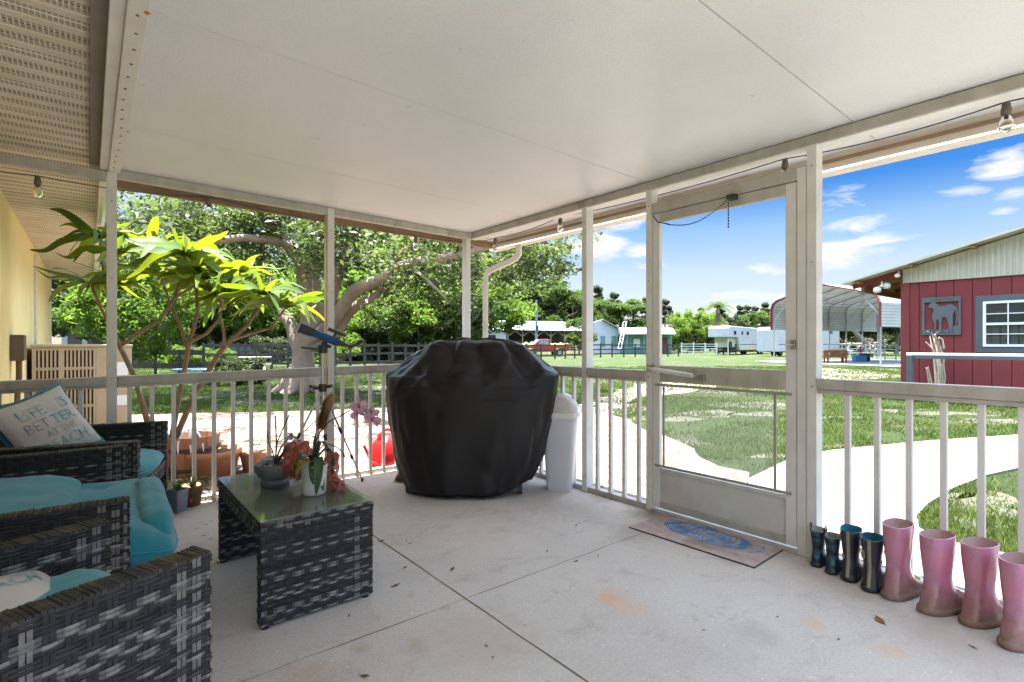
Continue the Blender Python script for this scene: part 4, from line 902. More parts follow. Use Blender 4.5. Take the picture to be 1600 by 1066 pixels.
# --- pickup
def pickup(px0,px1,dd,label):
    p=at(px0,HZ,dd); q=at(px1,HZ,dd+1.0); p.z=q.z=G; Fq=frame2(p,q); O,u,n,L=Fq
    if n.dot(Vector((FW[0],FW[1],0)))<0: n=-n; Fq=(O,u,n,L)
    t=thing('pickup_truck',label,'pickup truck',tuple(p)); k=L/5.2
    Mr=MAT('truck_paint',(.33,.025,.025),(.28,.02,.02),2,.3,coat=.6)
    S=[(0,.55),(0,.95),(.15,1.05),(1.15,1.12),(2.95,1.16),(5.05,1.14),(5.2,1.1),(5.2,.6),(4.65,.5),(4.5,.8),(4.05,.9),(3.65,.8),(3.5,.48),(1.55,.48),(1.4,.8),(.95,.9),(.5,.8),(.38,.5)]
    m=MB(); m.prism([O+u*a*k+Vector((0,0,z)) for a,z in S],n*1.85); part('body',m,Mr,t,.03)
    m=MB(); S2=[(1.15,1.12),(1.85,1.70),(2.1,1.76),(2.8,1.76),(3.0,1.68),(3.1,1.16)]; m.prism([O+u*a*k+n*.1+Vector((0,0,z)) for a,z in S2],n*1.65); part('cab',m,Mr,t,.04)
    for S3 in ([(1.62,1.2),(1.95,1.62),(2.25,1.65),(2.25,1.2)],[(2.33,1.2),(2.33,1.65),(2.75,1.64),(2.9,1.2)]):
        m=MB(); m.prism([O+u*a*k+n*.085+Vector((0,0,z)) for a,z in S3],n*.02); part('side_window',m,MAT('truck_glass',(.25,.36,.42),None,3,.1) if 'truck_glass' not in bpy.data.materials else bpy.data.materials['truck_glass'],t)
    m=MB(); a_=O+u*1.18*k+Vector((0,0,1.16)); b_=O+u*1.80*k+Vector((0,0,1.66)); off=Vector((0,0,.03))-u*.02
    m.add([a_+n*.2+off,a_+n*1.65+off,b_+n*1.6+off,b_+n*.25+off],[(0,1,2,3)]); part('windscreen',m,bpy.data.materials['truck_glass'],t)
    for a in (.93,4.07):
        for b_ in (-.02,1.62):
            m=MB(); c=O+u*a*k+n*b_+Vector((0,0,.38)); m.tube([c,c+n*.25],.38,18); wq=part('wheel',m,M_tyre,t); m=MB(); m.tube([c-n*.01,c+n*.05],.2,14); part('rim',m,M_chrome,wq)
    m=MB(); obox(m,Fq,-.05,.02,.1,1.75,.42,.6); part('bumper',m,M_chrome,t); m=MB(); obox(m,Fq,-.012,.05,.08,.35,.72,.9); part('headlight',m,M_white,t)
    m=MB(); obox(m,Fq,1.45*k,1.65*k,-.22,-.02,1.1,1.28); part('mirror',m,M_dark,t)
pickup(818,890,52,'red pickup truck parked facing left in front of the open barn')
# --- long open barn
M_mroof=MAT('white_metal_roof',(.30,.33,.38),(.25,.28,.33),.8,.4); M_wall=MAT('white_barn_wall',(.45,.48,.55),(.38,.41,.48),1,.7); M_timber=MAT('dark_timber',(.13,.11,.09),(.09,.08,.07),2,.9); M_teal=MAT('teal_paint',(.12,.24,.24),(.09,.19,.2),1,.7)  # back and stall walls of the stable share one dark brown
lb=thing('stable_barn','long open-fronted stable barn with white metal roof behind the pickup','barn',tuple(at(840,HZ,74))[:2]+(G,))
p=at(756,HZ,70); q=at(925,HZ,76); p.z=q.z=G; Fq=frame2(p,q); 
if Fq[2].dot(Vector((FW[0],FW[1],0)))<0: Fq=(Fq[0],Fq[1],-Fq[2],Fq[3])
O,u,n,L=Fq
m=MB(); m.prism([O-u*.4-n*.6+Vector((0,0,3.20)),O-u*.4+n*6+Vector((0,0,4.75)),O-u*.4+n*12+Vector((0,0,3.2))],u*(L+.8)); part('roof',m,M_mroof,lb)
m=MB(); obox(m,Fq,0,L,9,9.1,0,3.1); part('back_wall',m,M_timber,lb)
m=MB(); obox(m,Fq,0,3.2,0,.12,0,3.15); obox(m,Fq,0,.12,.12,9,0,3.15); part('tack_room',m,M_wall,lb); m=MB(); obox(m,Fq,.3,1.7,-.02,-.003,1.4,2.5); part('tack_window',m,M_glass,lb)
for i in range(7):
    a=3.4+(L-3.6)*i/6; m=MB(); obox(m,Fq,a,a+.16,0,.16,0,3.15); m.bar(O+u*(a+.08)+n*.05+Vector((0,0,2.3)),O+u*(a+1.2)+n*.05+Vector((0,0,3.15)),.1,.12); m.bar(O+u*(a+.08)+n*.05+Vector((0,0,2.3)),O+u*(a-1.1)+n*.05+Vector((0,0,3.15)),.1,.12); part('post',m,MAT('grey_post%d'%i if False else 'barn_post',(.24,.2,.17),None,3,.9) if 'barn_post' not in bpy.data.materials else bpy.data.materials['barn_post'],lb)
for i in range(5):
    a=3.6+i*(L-3.6)/5; m=MB(); obox(m,Fq,a+.2,a+2.6,4,4.1,0,1.9); part('stall_wall',m,M_timber,lb)
hy=MB(); q=at(840,HZ,66); 
for i in range(14):
    c=at(795+i*9,HZ,66+random.uniform(-.5,.5)); hy.lathe([(.9,0),(.8,.5),(.5,.9),(0,1.0+random.random()*.3)],(c.x,c.y,G+.35),10)
    hy.lathe([(1.1,0),(1.0,.4)],(c.x,c.y,G),10)
solo('hedge_bank',hy,MAT('dry_hedge',(.26,.24,.11),(.18,.19,.08),2,.95,bs=1,bscale=6),'straw-coloured hay bank between the pickup and the open barn','hay bank')
# utility pole
up=thing('utility_pole','green-grey upright pole rising in front of the open barn roof','pole',tuple(at(838,HZ,63))[:2]+(G,)); q=at(838,HZ,63); q.z=G; m=MB(); m.tube([q,q+Vector((0,0,6.6))],[.17,.13],8); part('pole',m,MAT('pole_paint',(.22,.30,.29),None,3,.8),up)
m=MB(); m.bx(q.x-.15,q.x+.15,q.y-.3,q.y-.14,2.6,3.4); part('meter_box',m,M_slate,up)
# gabled white shed
gb=thing('shed','white gable-ended shed with teal shutters, right of the porch post','shed',tuple(at(958,HZ,68))[:2]+(G,))
p=at(924,HZ,66); q=at(972,HZ,66); p.z=q.z=G; Fq=frame2(p,q); O,u,n,L=Fq
if n.dot(Vector((FW[0],FW[1],0)))<0: n=-n; Fq=(O,u,n,L)
m=MB(); m.prism([O,O+u*L,O+u*L+Vector((0,0,2.9)),O+u*L*.35+Vector((0,0,4.25)),O+Vector((0,0,3.9))],n*7); part('wall',m,M_wall,gb)
m=MB(); m.bar(O-n*.3+u*(L+.3)+Vector((0,0,2.85)),O-n*.3+u*L*.35+Vector((0,0,4.4)),.6,.08,up=(0,0,1)); m.prism([O-n*.4+u*(L+.4)+Vector((0,0,2.80)),O-n*.4+u*L*.35+Vector((0,0,4.32)),O-n*.4+u*L*.35+Vector((0,0,4.42)),O-n*.4+u*(L+.4)+Vector((0,0,2.90))],n*7.6); part('roof',m,M_mroof,gb)
for a,b_ in ((1.15,1.75),(2.55,3.2)):
    m=MB(); obox(m,Fq,a,b_,-.03,-.003,.9,2.3); part('shutter',m,M_teal,gb)
m=MB(); obox(m,Fq,3.3,3.8,-.03,-.003,.9,2.2); part('opening_shade',m,M_dark,gb)  # near-black panel on the wall paints the shade inside a gap
ts=thing('shed','teal shed with low white metal roof and porch, right of the ladder','shed',tuple(at(1010,HZ,64))[:2]+(G,))
p=at(972,HZ,64); q=at(1052,HZ,64); p.z=q.z=G; Fq=frame2(p,q); O,u,n,L=Fq
if n.dot(Vector((FW[0],FW[1],0)))<0: n=-n; Fq=(O,u,n,L)
m=MB(); obox(m,Fq,.2,L-.2,.8,4,0,2.45); part('wall',m,M_teal,ts)
m=MB(); m.prism([O-u*.2-n*.5+Vector((0,0,2.5)),O-u*.2+n*.8+Vector((0,0,3.25)),O-u*.2+n*4+Vector((0,0,3.4)),O-u*.2+n*4+Vector((0,0,2.5))],u*(L+.4)); part('roof',m,M_mroof,ts)
for a in (.5,2.6,4.6,L-.4): m=MB(); obox(m,Fq,a,a+.14,-.2,-.06,0,2.45); part('post',m,M_teal,ts)
m=MB(); obox(m,Fq,3.2,3.95,.77,.797,.1,2.0); part('doorway_shade',m,M_dark,ts); m=MB(); obox(m,Fq,1.6,2.4,.77,.797,.9,1.9); part('window',m,M_white,ts); m=MB(); obox(m,Fq,5.0,5.8,.77,.797,.0,2.1); part('door',m,MAT('brown_door',(.12,.06,.04),None,3,.7),ts)  # first panel is near-black, painting the shade of an open entrance
# ladder
ld=thing('ladder','white ladder leaning against the edge of the white gable shed','ladder',tuple(at(968,HZ,62))[:2]+(G,))
for s_ in (0,4.6):
    m=MB(); m.tube([at(966+s_,545,62),at(974.5+s_,503,62.8)],.06,5); part('rail',m,M_white,ld)
for i in range(9): t_=i/8; m=MB(); m.tube([at(966+8.5*t_,545-42*t_,62),at(970.6+8.5*t_,545-42*t_,62)],.035,4); part('rung',m,M_white,ld)
# far white houses at the left under the oak and by the barn
def house2(px0,px1,dd,h,label,roofc,wall=None):
    p=at(px0,HZ,dd); q=at(px1,HZ,dd); p.z=q.z=G; Fq=frame2(p,q); O,u,n,L=Fq
    if n.dot(Vector((FW[0],FW[1],0)))<0: n=-n; Fq=(O,u,n,L)
    t=thing('neighbour_house',label,'house',tuple(p)); m=MB(); obox(m,Fq,0,L,0,6,0,h); part('wall',m,wall or M_white,t)
    m=MB(); m.prism([O-u*.4-n*.5+Vector((0,0,h+.001)),O-u*.4+n*3+Vector((0,0,h+1.3)),O-u*.4+n*6.5+Vector((0,0,h+.001))],u*(L+.8)); part('roof',m,roofc,t)
    for f in (.12,.5,.8): m=MB(); obox(m,Fq,L*f,L*f+1.2,-.03,-.003,1.0,2.1); part('window',m,M_glass,t)
house2(96,178,44,2.7,'white neighbour house behind the trees, left of the air conditioner post',MAT('grey_roof',(.22,.22,.22),None,2,.8),MAT('off_white_wall',(.32,.32,.31),None,2,.8))
house2(262,352,50,2.5,'pale blue neighbour house far behind the left fence and the flower bed',M_mroof,MAT('pale_blue_wall',(.22,.29,.34),None,2,.8))
house2(700,745,64,3.0,'low pale shed beyond the pasture just left of the corner post',M_mroof,M_wall)
# flower bed bushes + patio odds
for i,(px,s_) in enumerate(((262,.5),(295,.55),(312,.6),(332,.45),(256,.4))):
    put(protoS,px,33,s_*.6,'yellow-green flowering clump beyond the left board fence','flowering clumps beyond the fence')
tr=thing('trampoline','small round blue-edged trampoline on the lawn before the dark fence','trampoline',tuple(at(302,HZ,19))[:2]+(G,)); q=at(302,HZ,19); q.z=G
m=MB(); m.lathe([(.52,.32),(.70,.32),(.70,.36),(.52,.36)],q,24); part('pad',m,MAT('trampoline_pad',(.20,.32,.50),None,4,.6),tr); m=MB(); m.lathe([(0,.335),(.53,.335)],q,24); part('mat',m,M_dark,tr)
for k in range(5): a_=k*1.2566; m=MB(); m.tube([q+Vector((math.cos(a_)*.66,math.sin(a_)*.66,0)),q+Vector((math.cos(a_)*.66,math.sin(a_)*.66,.32))],.02,5); part('leg',m,M_steel,tr)
pt=thing('picnic_table','weathered wooden picnic table on the lawn right of the thin shrub','table',tuple(at(398,HZ,21))[:2]+(G,)); p=at(372,HZ,21); q=at(424,HZ,21.5); p.z=q.z=G; Fq=frame2(p,q)
M_wth=MAT('weathered_wood',(.30,.27,.23),(.2,.18,.15),5,.9)
m=MB(); obox(m,Fq,0,Fq[3],-.4,.4,.70,.75); part('tabletop',m,M_wth,pt)
for s_ in (-.8,.6): m=MB(); obox(m,Fq,0,Fq[3],s_,s_+.22,.42,.46); part('bench_board',m,M_wth,pt)
for a in (.15,Fq[3]-.25):
    for s_ in (-1,1): m=MB(); m.bar(Fq[0]+Fq[1]*a+Vector((0,0,.7))+Fq[2]*.1*s_,Fq[0]+Fq[1]*a+Fq[2]*.7*s_,.08,.08); part('leg',m,M_wth,pt)
# --- air conditioner
M_ac=MAT('ac_tan',(.44,.35,.24),(.38,.30,.20),3,.55); M_acd=MAT('ac_dark_slots',(.05,.03,.02),None,4,.8)
ax0,ax1,ay,zt=-.50,.40,7.87,1.12
ac=thing('air_conditioner','tan outdoor air conditioner with louvred front against the yellow wall','air conditioner',(0,8.2,-.1))
m=MB(); m.bx(ax0,ax1,ay+.02,ay+.85,-.03,zt); part('cabinet',m,MAT('ac_inner',(.10,.065,.045),None,3,.8),ac)
m=MB(); m.bx(ax0-.01,ax1+.01,ay-.02,ay+.87,zt,zt+.035); part('top',m,M_ac,ac,.01)
m=MB(); xs=ax0; gridx1=.035
for (a,b_) in ((ax0,ax0+.035),(-.275,-.235),(gridx1,gridx1+.02)): m.bx(a,b_,ay-.008,ay+.02,-.03,zt)
for z in (-.03,.10,.42,.66,.86,1.085): m.bx(ax0,gridx1+.01,ay-.004,ay+.02,z,z+.032)
x=ax0+.05
while x<gridx1: m.bx(x,x+.017,ay-.002,ay+.02,-.03,zt); x+=.0345
part('louvre_grille',m,M_ac,ac)
m=MB(); m.bx(gridx1+.02,ax1,ay-.01,ay+.02,-.03,zt); part('side_panel',m,M_ac,ac,.006)
for z,h_ in ((.78,.16),(.42,.12)): m=MB(); m.bx(.20,.36,ay-.013,ay-.011,z,z+h_); part('sticker',m,M_white,ac)
m=MB(); m.bx(ax0-.1,ax1+.1,ay-.1,ay+.95,-.12,-.031); struct('equipment_pad',m,M_walk)
eb=thing('disconnect_box','grey-brown electric disconnect box with conduit on the yellow wall','electric box',(-.52,6.4,.9))
q=at(18,544,4.63); m=MB(); m.bx(-.544,-.45,q.y-.10,q.y+.10,1.01,1.24); part('box',m,MAT('box_paint',(.13,.10,.075),None,5,.6),eb,.006)
m=MB(); m.tube([(-.49,q.y-.02,1.01),(-.49,q.y-.02,.86),(-.50,q.y+.0,.75),(-.52,q.y+.08,.3),(-.52,q.y+.12,-.05)],.022,8); part('conduit',m,MAT('conduit',(.16,.10,.06),None,5,.6),eb)
# ================================================================ THINGS ON AND BY THE PORCH
M_weave,nt,b=nodes('rattan_strand'); v=tcoord(nt)
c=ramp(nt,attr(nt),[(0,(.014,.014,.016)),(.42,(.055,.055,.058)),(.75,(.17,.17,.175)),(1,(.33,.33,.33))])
c=mix(nt,ramp(nt,noise_n(nt,v,60,4,.6),[(.3,0.),(.7,1.)]),c,mix(nt,1.,c,(.55,.55,.55),'MULTIPLY'))
lk(nt,mix(nt,1.,c,(1.06,1.0,.93),'MULTIPLY'),b.inputs['Base Color']); b.inputs['Roughness'].default_value=.6; b.inputs['Specular IOR Level'].default_value=.3; bump(nt,b,noise_n(nt,v,300,2),.2,.001)
M_core=MAT('rattan_core',(.012,.012,.013),None,4,.8)
M_edge=MAT('rattan_edge',(.035,.033,.032),(.15,.105,.05),9,.8,bs=.5,bscale=60,shade=.4,lo=.48,hi=.72)
def weave(mb,O,U,V,N,W,H,row=.0105,col=.036,ctr=.18,vis=None):
    """real over-and-under strands on the rectangle O + U*[0,W] + V*[0,H], facing N"""
    O=Vector(O);U=Vector(U).normalized();V=Vector(V).normalized();N=Vector(N).normalized()
    nr=max(1,int(H/row)); row=H/nr; nc=max(2,int(W/col)); cw=W/nc; rr=random.Random(int(W*1000+H*77))
    colsh=[.9 if rr.random()<.18 else .25 for _ in range(nc+1)]
    for r in range(nr):
        base=rr.random(); base=.85 if base>.68 else (.12+.4*base); v0=r*row+.0006; v1=(r+1)*row-.0006; vm=(v0+v1)/2; seg=nc*3
        ph=(r//2)%2
        for s in range(seg):
            def off(t): return .0016+.0028*math.cos(math.pi*(t/3*1.0+ph))
            a,b_=s,s+1; x0=W*a/seg; x1=W*b_/seg; o0=off(a*1.0); o1=off(b_*1.0)
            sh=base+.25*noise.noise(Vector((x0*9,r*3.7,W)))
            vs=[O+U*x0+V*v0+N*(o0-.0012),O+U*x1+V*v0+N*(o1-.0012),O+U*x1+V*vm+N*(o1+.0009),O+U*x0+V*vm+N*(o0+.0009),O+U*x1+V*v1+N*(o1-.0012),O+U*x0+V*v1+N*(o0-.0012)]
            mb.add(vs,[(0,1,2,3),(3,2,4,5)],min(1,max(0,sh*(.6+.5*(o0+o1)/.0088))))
    for c_ in range(nc+1):
        x=min(max(c_*cw,.005),W-.005)
        for sgn in (-.006,.006):
            xx=x+sgn
            if 0<xx<W: mb.add([O+U*(xx-.0048)+N*.0018,O+U*(xx+.0048)+N*.0018,O+U*(xx+.0048)+V*H+N*.0018,O+U*(xx-.0048)+V*H+N*.0018],[(0,1,2,3)],colsh[c_]*.9)
def panel(par,name,p,q,z0,z1,th,sides='both',q_extra=None):
    """woven slab standing on the line p->q"""
    p=Vector((*p,0));q=Vector((*q,0));u=(q-p);L=u.length;u.normalize();n=Vector((-u.y,u.x,0)); Z=Vector((0,0,1))
    m=MB(); hw=th/2-.004
    vs=[p+u*a+n*s+Z*z for z in (z0+.004,z1-.004) for a,s in ((.004,-hw),(L-.004,-hw),(L-.004,hw),(.004,hw))]
    m.add(vs,[(0,3,2,1),(4,5,6,7),(0,1,5,4),(1,2,6,5),(2,3,7,6),(3,0,4,7)])
    o=part(name,m,M_core,par)
    m=MB()
    if sides in ('both','r'): weave(m,p-n*(th/2-.002)+Z*z0,u,Z,-n,L,z1-z0)
    if sides in ('both','l'): weave(m,q+n*(th/2-.002)+Z*z0,-u,Z,n,L,z1-z0)
    weave(m,p+u*(L-.002)-n*th/2+Z*z0,n,Z,u,th,z1-z0,col=.03); weave(m,p+n*th/2+u*.002+Z*z0,-n,Z,-u,th,z1-z0,col=.03)
    part('weave',m,M_weave,o)
    m=MB(); k=int(L/.0115)
    for i in range(k):
        a=L*i/k; b_=L*(i+1)/k; m.bar(p+u*(a+.001)+Z*(z1+.001+random.uniform(-.002,.002)),p+u*(b_-.001)+Z*(z1+.001+random.uniform(-.002,.002)),th*random.uniform(.94,1.03),.009,shade=random.random())
    part('top_wrap',m,M_edge,o)
    return o
def cushion(par,name,c,sx,sy,sz,mat,rz=0,tuft=None,seed=0,ex=.38,tilt=None,sag=0):
    m=MB(); R=Matrix.Rotation(rz,3,'Z')
    if tilt is not None: R=R@tilt
    def sgnp(x,e): return math.copysign(abs(x)**e,x)
    def fn(u,v):
        a=2*math.pi*u; t=math.pi*(v-.5)
        ct=sgnp(math.cos(t),ex*1.1); x=ct*sgnp(math.cos(a),ex); y=ct*sgnp(math.sin(a),ex); z=sgnp(math.sin(t),.8)
        p=Vector((x*sx/2,y*sy/2,z*sz/2)); 
        w=noise.noise(Vector((p.x*7+seed,p.y*7,p.z*9)))*.014+noise.noise(Vector((p.x*16,p.y*5+seed,p.z*12)))*.008+noise.noise(Vector((p.x*26,p.y*26+seed,p.z*26)))*.004
        edge=(abs(x)**8+abs(y)**8)
        p.z*=1-.25*min(1,edge*.5)
        if tuft:
            for tx,ty in tuft:
                dd=((p.x-tx)**2+(p.y-ty)**2)**.5; p.z-=(.030*math.exp(-(dd/.045)**2)+.012*math.exp(-(dd/.12)**2))*(1 if z>0 else 0)
        p+=Vector((x,y,z)).normalized()*w
        p.z-=sag*max(0,(x))**3*abs(x)
        return tuple(Vector(c)+R@p)
    m.grid(fn,96,48); o=part(name,m,mat,par)
    if name=='seat_cushion':
        m=MB(); pts=[]
        for k in range(97):
            p=Vector(fn(k/96,.5)); cc=Vector(c); q=p+(Vector((p.x-cc.x,p.y-cc.y,0))).normalized()*.002; pts.append(q)
        m.tube(pts,.005,6,caps=False); part('piping',m,mat,o)
    return o
def teal(n,c): return MAT(n,c,tuple(x*.8 for x in c),2.5,.8,bs=.25,bscale=260,bd=.001,sheen=.3)
M_teal1=teal('teal_fabric',(.012,.24,.30)); M_teal2=teal('teal_fabric_light',(.03,.30,.35))
M_pil=MAT('pillow_linen',(.66,.62,.57),(.58,.54,.49),4,.9,bs=.3,bscale=300,bd=.001)
def seat_unit(par,fl,fr,depth,backh,arms=True,zarm=.62,sk0=.02,th=.075):
    """fl, fr: front-left and front-right corners (seen from in front, floor coordinates); depth away from front"""
    fl=Vector((*fl,0)); fr=Vector((*fr,0)); u=(fr-fl).normalized(); n=Vector((u.y,-u.x,0)); L=(fr-fl).length
    def P(a,b_): q=fl+u*a+n*b_; return (q.x,q.y)
    return fl,fr,u,n,L,P
# far armchair (A)
def chair(label,fl,fr,depth,cat,nm,backz=.80,front='skirt',group=None,armz=.62,th=.075,zbase=.05,sides=('both','both')):
    fl_,fr_,u,n,L,P=seat_unit(None,fl,fr,depth,backz)
    t=thing(nm,label,cat,(*((fl_+fr_)/2+n*depth/2).xy,0),group=group)
    panel(t,'arm',P(th/2,0),P(th/2,depth),zbase,armz,th,sides[0]); panel(t,'arm',P(L-th/2,0),P(L-th/2,depth),zbase,armz,th,sides[1])
    panel(t,'backrest',P(th,depth-.06),P(L-th,depth-.06),zbase,backz,.07)
    o=panel(t,'seat_base',P(th+.004,.03),P(L-th-.004,.03),.27,.36,.05,'both')
    m=MB(); c0=[Vector((*P(a,b_),0)) for a,b_ in ((th+.005,.06),(L-th-.005,.06),(L-th-.005,depth-.1),(th+.005,depth-.1))]
    m.prism([p+Vector((0,0,.30)) for p in c0],(0,0,.045)); part('seat_deck',m,M_core,t)
    if front: panel(t,'front_panel',P(th+.01,.16),P(L-th-.01,.16),.06,.28,.03,'both')
    for a in (.03,L-.03):
        for b_ in (.03,depth-.05):
            q=Vector((*P(a,b_),0)); m=MB(); m.tube([q,q+Vector((0,0,zbase+.01))],[.016,.018],8); part('foot',m,M_core,t)
    return t,fl_,fr_,u,n,L,P
gF='woven rattan seats along the house side of the porch'
tA,*_,=chair('black woven armchair in the back left corner with turquoise seat cushion',(.425,4.34),(.20,3.50),.78,'armchair','armchair',group=gF)
pA=seat_unit(None,(.425,4.34),(.20,3.50),.78,0)[5]
angA=math.atan2(.425-.20,-(4.34-3.50)); 
cA=pA(.435,.33); cushion(tA,'seat_cushion',(cA[0],cA[1],.415),.70,.66,.135,M_teal2,rz=math.atan2(3.50-4.34,.20-.425)-math.pi/2+math.pi,seed=1)
# loveseat B, front faces +X
tB,*_=chair('black woven two-seat sofa with thick teal tufted cushion, middle of the three seats',(.155,3.46),(.105,2.20),.78,'sofa','loveseat',group=gF,backz=.82)
cB=(.155+.105)/2-.30
cushion(tB,'seat_cushion',(cB+.055,2.83,.415),.80,1.06,.17,M_teal1,rz=math.radians(-2),tuft=[(-.15,-.3),(-.15,0),(-.15,.3),(.13,-.3),(.13,0),(.13,.3)],seed=3,ex=.30,sag=.05)
cushion(tB,'draped_cushion',(cB+.385,2.84,.375),.13,1.00,.27,M_teal1,rz=math.radians(-2),seed=8,ex=.5)
cushion(tB,'back_cushion',(cB-.20,2.83,.505),.66,1.02,.13,M_teal1,rz=math.radians(-2),seed=5,ex=.34,tilt=Matrix.Rotation(math.radians(2),3,'Y'))
# near chair C, turned
flC=(.02,2.045); frC=(.243,1.53)
tC,*rC=chair('near dark woven armchair at the lower left holding a white pillow on teal cushion',flC,frC,.74,'armchair','armchair',group=gF)
pC=rC[-1]; cC=pC(.28,.31); rzC=math.atan2(frC[1]-flC[1],frC[0]-flC[0])+math.pi/2
cushion(tC,'seat_cushion',(cC[0],cC[1],.455),.58,.44,.17,M_teal2,rz=rzC,seed=6,ex=.3)
m=MB(); q=Vector(at(112,886,1.62)); m.add([q,q+Vector((.045,-.012,-.0)),q+Vector((.065,-.02,.065)),q+Vector((.03,.0,.075))],[(0,1,2,3)]); q2=q+Vector((0,0,.0)); part('care_label',m,M_white,tC)
# pillows
def pillow(label,c,size,th,rot,text=None,border=None,group=None):
    t=thing('throw_pillow',label,'pillow',tuple(c),group=group); R=rot; c=Vector(c)
    def surf(x,y,s):
        ax,ay=abs(x),abs(y); h=th/2*((1-ax**2.6)*(1-ay**2.6))**.5 if ax<1 and ay<1 else 0
        pin=1-.07*(1-ax**2)*ay**2-.07*(1-ay**2)*ax**2
        k=.006*noise.noise(Vector((x*3,y*3,s)))
        return Vector((x*size/2*(1-.07*(1-ay*ay)),y*size/2*(1-.07*(1-ax*ax)),s*(h+k*(h>0.001))))
    m=MB()
    for s in (1,-1): m.grid(lambda u,v:tuple(c+R@surf(2*u-1,2*v-1,s)),30,30)
    part('cover',m,M_pil,t)
    if border:
        m=MB(); 
        for s in (.012,-.03):
            def fb(u,v):
                x,y=2*u-1,2*v-1; p=surf(x,y,1); sc=1.10; return tuple(c+R@(Vector((p.x*sc,p.y*sc,-.012+.6*(-p.z)+s*.2))))
        m.grid(fb,20,20); part('border',m,border,t)
    if text:
        for body,cx_,cy_,sc,col,seed in text:
            vs,fs=text_geo(body,1.0); w_=max(v.x for v in vs)-min(v.x for v in vs); m=MB(); P=[]
            for v in vs:
                x=cx_+v.x*sc; y=cy_+v.y*sc*1.15; p=surf(max(-.98,min(.98,x)),max(-.98,min(.98,y)),1); p.z+=.005; P.append(c+R@p)
            m.add(P,fs); part('lettering',m,col,t)
    return t
M_tA=MAT('print_teal',(.15,.42,.45),(.45,.50,.50),22,.9,lo=.45,hi=.6); M_tB=MAT('print_taupe',(.33,.29,.27),(.52,.49,.46),24,.9,lo=.45,hi=.6)
def rot_from(n,up):
    n=Vector(n).normalized(); up=Vector(up); x=up.cross(n).normalized(); y=n.cross(x); return Matrix((x,y,n)).transposed()
# placed so it lies back against the far chair's backrest
pc=at(74,668,2.98)
nrm=(Vector((.42,-.75,.42)))
Rm=rot_from(nrm,(-.30,.1,1)); Rm=Rm@Matrix.Rotation(math.radians(8),3,'Z')
pillow('cream pillow lettered LIFE IS BETTER AT THE BEACH on the far armchair',pc,.40,.13,Rm,[('LIFE',-.30,.36,.42,M_tA,1),('IS',.62,.36,.42,M_tA,1),('BET',-.40,-.06,.40,M_tB,2),('TER',.35,-.06,.40,M_tA,2),('AT THE',.10,-.36,.27,M_tB,3),('BEACH',.05,-.78,.42,M_tA,4)],MAT('pillow_teal_edge',(.13,.36,.40),None,5,.9))
pillow('white pillow with teal print lying on the near armchair cushion',at(-12,985,1.22),.36,.13,rot_from((.25,-.25,.9),(-.5,.8,.1)),[('BEACH',.25,.35,.3,M_tA,4)],None)
# --- coffee table
ct_=thing('coffee_table','dark woven coffee table with glass top and solid end panels','coffee table',(.77,2.70,0))
X0,X1,YA,YB=.535,1.012,2.262,3.150
panel(ct_,'end_panel',(X0,YA+.03),(X1,YA+.03),.012,.40,.055); panel(ct_,'end_panel',(X0,YB-.03),(X1,YB-.03),.012,.40,.055)
for x_ in (X0+.02,X1-.02): panel(ct_,'apron',(x_,YA+.06),(x_,YB-.06),.345,.40,.035)
m=MB(); weave(m,(X0-.002,YA-.002,.395),(1,0,0),(0,0,1),(0,-1,0),X1-X0+.004,.042); weave(m,(X0-.003,YB+.002,.395),(0,-1,0),(0,0,1),(-1,0,0),YB-YA+.004,.042); part('top_edge',m,M_weave,ct_)
m=MB(); m.bx(X0+.004,X1-.004,YA+.004,YB-.004,.398,.432); part('top_frame',m,MAT('table_deck',(.10,.095,.075),(.16,.15,.11),7,.6,stain=((.20,.17,.10),5,.5)),ct_)
m=MB(); m.bx(X0-.004,X1+.004,YA-.004,YB+.004,.4375,.4455); M_tg,nt,b=nodes('table_glass'); b.inputs['Base Color'].default_value=(.20,.26,.20,1); b.inputs['Roughness'].default_value=.07; b.inputs['Alpha'].default_value=.42; b.inputs['Coat Weight'].default_value=1; b.inputs['Coat Roughness'].default_value=.05; b.inputs['Specular IOR Level'].default_value=.9; part('glass_top',m,M_tg,ct_,.002)
for x_,y_ in ((X0+.02,YA+.02),(X1-.03,YA+.02),(X0+.02,YB-.03),(X1-.03,YB-.03)): m=MB(); m.tube([(x_,y_,0),(x_,y_,.014)],.017,10); part('foot',m,M_core,ct_)
ZT=.446
